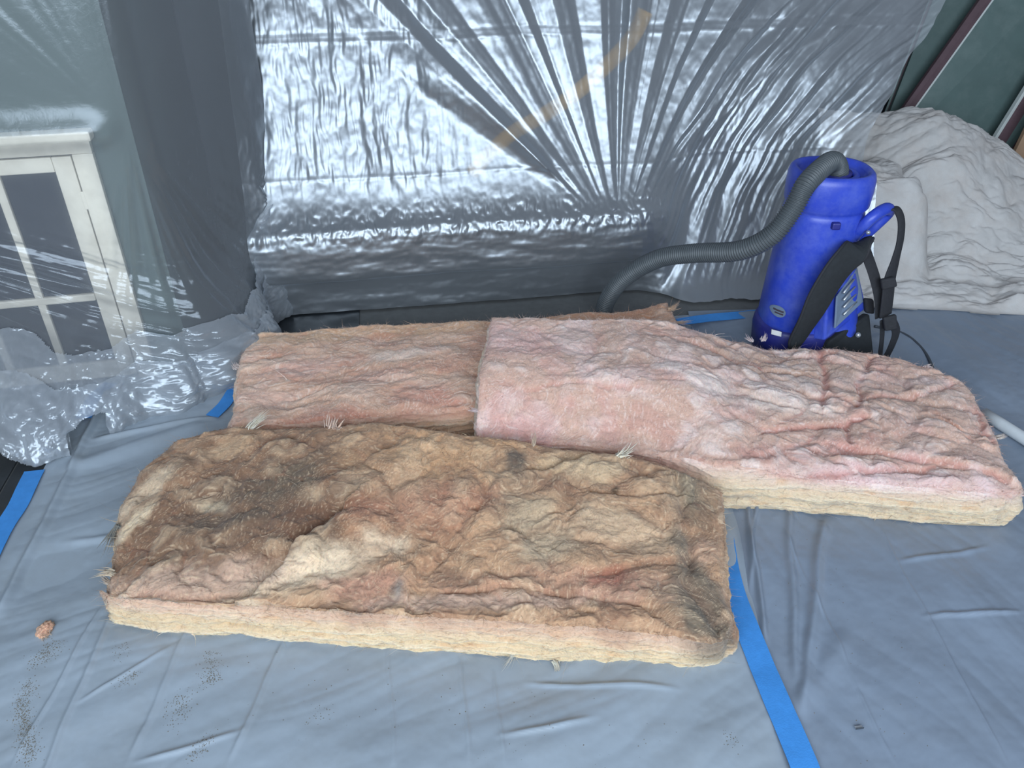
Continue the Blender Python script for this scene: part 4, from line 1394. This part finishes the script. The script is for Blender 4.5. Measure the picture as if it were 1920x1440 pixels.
# padded shoulder strap, webbing, buckle
sp = catmull([lv(1630, 448, 2.13), lv(1608, 466, 2.10), lv(1575, 500, 2.08), lv(1545, 545, 2.07), lv(1522, 590, 2.07), lv(1497, 632, 2.085), lv(1485, 655, 2.09)], 40)
tt = np.linspace(0, 1, 40)
wid = 0.026 + 0.060 * np.sin(np.clip(tt * 1.05, 0, 1) * np.pi) ** 0.6
pad = ribbon('shoulder_pad', sp, (0.85, 0.25, 0.45), wid, 0.018, M['pad'], vac)
T_, N_, B_ = frames(sp)
wdir = np.array([0.85, 0.25, 0.45])
wv = wdir - T_ * (T_ @ wdir)[:, None]
wv /= np.linalg.norm(wv, axis=1)[:, None]
for sgn in (-1, 1):
    tube('piping', sp + wv * (wid / 2)[:, None] * sgn, 0.0045, M['black'], pad, 8)
s2 = catmull([lv(1668, 391, 2.17), lv(1682, 394, 2.165), lv(1690, 415, 2.16), lv(1688, 450, 2.15), lv(1678, 490, 2.14), lv(1668, 525, 2.13), lv(1664, 560, 2.12), lv(1660, 592, 2.12)], 44)
ribbon('shoulder_strap', s2, (0.9, 0.45, 0.0), 0.026 + 0.022 * ss(0.45, 0.75, np.linspace(0, 1, 44)), 0.006, M['black'], vac)
s3 = catmull([lv(1618, 462, 2.14), lv(1628, 485, 2.15), lv(1640, 520, 2.14), lv(1648, 555, 2.135), lv(1650, 595, 2.13)], 30)
ribbon('webbing', s3, (0.9, 0.3, 0.2), 0.034, 0.003, M['black'], vac)
bk = plate('buckle', ((1652, 525), (1680, 520), (1684, 538), (1655, 545)), (2.105, 2.105, 2.10, 2.10), 0.016, M['black'], vac)
plate('buckle', ((1656, 596), (1682, 590), (1684, 618), (1660, 622)), (2.11, 2.11, 2.10, 2.10), 0.016, M['black'], vac)
s4 = catmull([lv(1672, 600, 2.13), lv(1680, 622, 2.14), lv(1672, 648, 2.15), lv(1660, 672, 2.16)], 24)
ribbon('webbing', s4, (0.9, 0.3, 0.2), 0.028, 0.003, M['black'], vac)
s5 = catmull([lv(1654, 600, 2.13), lv(1654, 630, 2.14), lv(1650, 668, 2.15)], 16)
ribbon('webbing', s5, (0.9, 0.3, 0.2), 0.016, 0.003, M['black'], vac)
# corrugated hose
hp = catmull([np.array([0.022, 0.000, 0.565]), np.array([0.016, -0.006, 0.592]), np.array([-0.006, -0.022, 0.618]), np.array([-0.040, -0.052, 0.620]), lv(1512, 345, 2.135), lv(1486, 392, 2.115), lv(1446, 442, 2.11), lv(1385, 470, 2.15),
              lv(1300, 475, 2.25), lv(1232, 486, 2.33), lv(1170, 522, 2.39), lv(1137, 566, 2.43), lv(1130, 605, 2.46)], 900)
hp = resample(hp, 760)
hl = np.r_[0, np.cumsum(np.linalg.norm(np.diff(hp, axis=0), axis=1))]
tube('hose', hp, 0.0275 + 0.0024 * np.sin(hl / 0.0075 * 2 * np.pi), M['hose'], vac, 18)
# round emblem and sticker on the body
def decal(name, cx, cz, w, h, mat, rot, parent, round_=False, out=0.0012):
    """thin plate wrapped on the body's front"""
    n = 14
    V = []
    for side in (0, 1):
        for i in range(n):
            for j in range(n):
                a, b2 = -1 + 2 * i / (n - 1), -1 + 2 * j / (n - 1)
                if round_:
                    a, b2 = a * math.sqrt(1 - b2 * b2 / 2), b2 * math.sqrt(1 - a * a / 2)
                x = a * w / 2 * math.cos(rot) - b2 * h / 2 * math.sin(rot) + cx
                zz = a * w / 2 * math.sin(rot) + b2 * h / 2 * math.cos(rot) + cz
                e = 2.4
                y = -0.1150 * (max(0, 1 - abs((x + .003) / .121) ** e)) ** (1 / e) - out * (1 - side) + 0.002 * side
                V.append((x, y, zz))
    F = np.vstack([gridfaces(n, n), gridfaces(n, n, n * n, True)])
    return mesh(name, V, F, mat, parent)


pe = lv(1465, 594, 2.135)
em = decal('emblem', pe[0], pe[2], 0.036, 0.036, M['grey'], 0, body, True)
decal('emblem_mark', pe[0], pe[2] + 0.004, 0.024, 0.006, M['ink'], 0.0, em, False, 0.0024)
decal('emblem_mark', pe[0] + 0.002, pe[2] - 0.005, 0.020, 0.005, M['ink'], 0.0, em, False, 0.0024)
pe = lv(1456, 625, 2.128)
plate('sticker', ((1447, 618), (1466, 623), (1465, 632), (1446, 627)), (2.122, 2.121, 2.121, 2.122), 0.004, M['label'], vac)
# cord and metal wand
cp = catmull([at(1640, 612, .03), at(1672, 618, .012), at(1705, 632, .012), at(1735, 662, .012), at(1752, 700, .012), at(1760, 740, .012)], 40)
pc = tube('power_cord', cp, 0.0048, M['cord'], None, 10)
tag(pc, 'thin grey power cord trailing behind the pink batt from the vacuum', 'cord')
wand = tube('vacuum_wand', [at(1845, 775, .028), at(1880, 797, .028), at(1990, 866, .028), at(2100, 935, .028)], 0.0165, M['wand'], None, 24)
tag(wand, 'pale aluminium vacuum wand on the floor behind the pink batt', 'pipe')

# ------------------------------------------------------------------ scrap of wool, dirt, bits
rs = np.random.default_rng(55)
sc = empty('insulation_scrap', tuple(g(90, 1192) + [0, 0, 0.008]))
tag(sc, 'small loose scrap of pinkish insulation on the grey floor film', 'insulation')
n = 24
th, ph = [x.ravel() for x in np.meshgrid(np.linspace(0, 2 * np.pi, 2 * n), np.linspace(0, np.pi, n), indexing='ij')]
D3 = np.stack([np.cos(th) * np.sin(ph), np.sin(th) * np.sin(ph), np.cos(ph)], 1)
rr = 1 + 0.35 * fbm(D3 * 2.2, 4, 400)
V = D3 * rr[:, None] * np.array([0.014, 0.020, 0.011]) + np.array([0, 0, 0.011])
V[:, 2] = np.maximum(V[:, 2], 0)
mesh('wool_lump', V, gridfaces(2 * n, n), M['woolB'], sc, colors=np.clip(lin(206, 160, 134) * (1 + 0.5 * fbm(D3 * 4, 2, 401))[:, None], 0, 1))
for k in range(7):
    a = rs.uniform(0, 6.28)
    tuft(np.array([math.cos(a) * .008, math.sin(a) * .012, .008]), (math.cos(a), math.sin(a), 0.15), rs.uniform(.012, .022), .006, (216, 186, 160), sc, rs)

# grit: nobody could count the grains
def grit(label, clusters, seed, size=(0.0003, 0.0010)):
    rs_ = np.random.default_rng(seed)
    V, F = [], []
    base = np.array([(-1, -1, 0), (1, -1, 0), (1, 1, 0), (-1, 1, 0), (0, 0, 1.2)])
    ff = [(0, 1, 4), (1, 2, 4), (2, 3, 4), (3, 0, 4), (3, 2, 1, 0)]
    dg = bpy.context.evaluated_depsgraph_get()
    for (x0, y0, x1, y1, spread, cnt) in clusters:
        for _ in range(int(cnt * 1.8)):
            t = rs_.uniform()
            p = g(x0 + (x1 - x0) * t, y0 + (y1 - y0) * t)
            p = p + np.r_[rs_.normal(size=2) * spread * np.array([1, 1.3]), 0]
            if -0.9 < p[0] < 0.46 and p[1] > 1.065 - 0.066 * (p[0] + 0.83):
                continue
            z = 0.002
            for o_ in (flL, flR):
                hit, loc, nr_, ix = o_.ray_cast((float(p[0]), float(p[1]), 1.0), (0, 0, -1))
                if hit:
                    z = max(z, loc[2])
            s_ = rs_.uniform(*size)
            ang_ = rs_.uniform(0, 6.28)
            rot = np.array([[math.cos(ang_), -math.sin(ang_), 0], [math.sin(ang_), math.cos(ang_), 0], [0, 0, 1]])
            st = len(V)
            V.extend((base * [1, rs_.uniform(.5, 1.4), 0.8]) @ rot.T * s_ + [p[0], p[1], z])
            F.extend([tuple(i + st for i in f_) for f_ in ff])
    o = mesh('floor_grit', V, F, M['dirt'], None, smooth=False)
    tag(o, label, 'dirt', None, 'stuff')
    return o


grit('grey grit and dust spilt on the floor film before the brown batt',
     [(40, 1310, 60, 1430, .008, 420), (55, 1290, 65, 1310, .006, 60), (75, 1245, 110, 1225, .010, 160), (385, 1280, 410, 1275, .008, 90), (395, 1230, 400, 1260, .010, 60),
      (335, 1320, 350, 1310, .010, 40), (230, 1290, 260, 1275, .006, 50), (360, 1430, 400, 1390, .007, 70), (330, 1345, 345, 1335, .012, 60), (580, 1360, 610, 1340, .01, 20),
      (300, 1250, 1250, 1400, .05, 60), (1420, 1000, 1700, 1400, .08, 50), (1365, 1390, 1375, 1400, .008, 25), (230, 1240, 240, 1215, .01, 30)], 61)

cl = empty('metal_clip', tuple(g(1607, 1371) + [0, 0, 0.012]), 0.15)
tag(cl, 'tiny dark metal clip lying on the floor film right of the tape', 'clip')
box('clip_plate', (-.007, -.003, 0), (.007, .003, .001), M['metal'], cl, 0.0004)
box('clip_lip', (-.008, -.0042, 0), (.008, -.0031, .004), M['cord'], cl, 0.0004)
fs = tube('wool_thread', catmull([g(1811, 1367, .012), g(1815, 1374, .014), g(1821, 1381, .012)], 14), np.linspace(0.002, 0.0006, 14), M['tan'], None, 8)
tag(fs, 'single curled brown thread lying on the floor film right of the clip', 'thread')
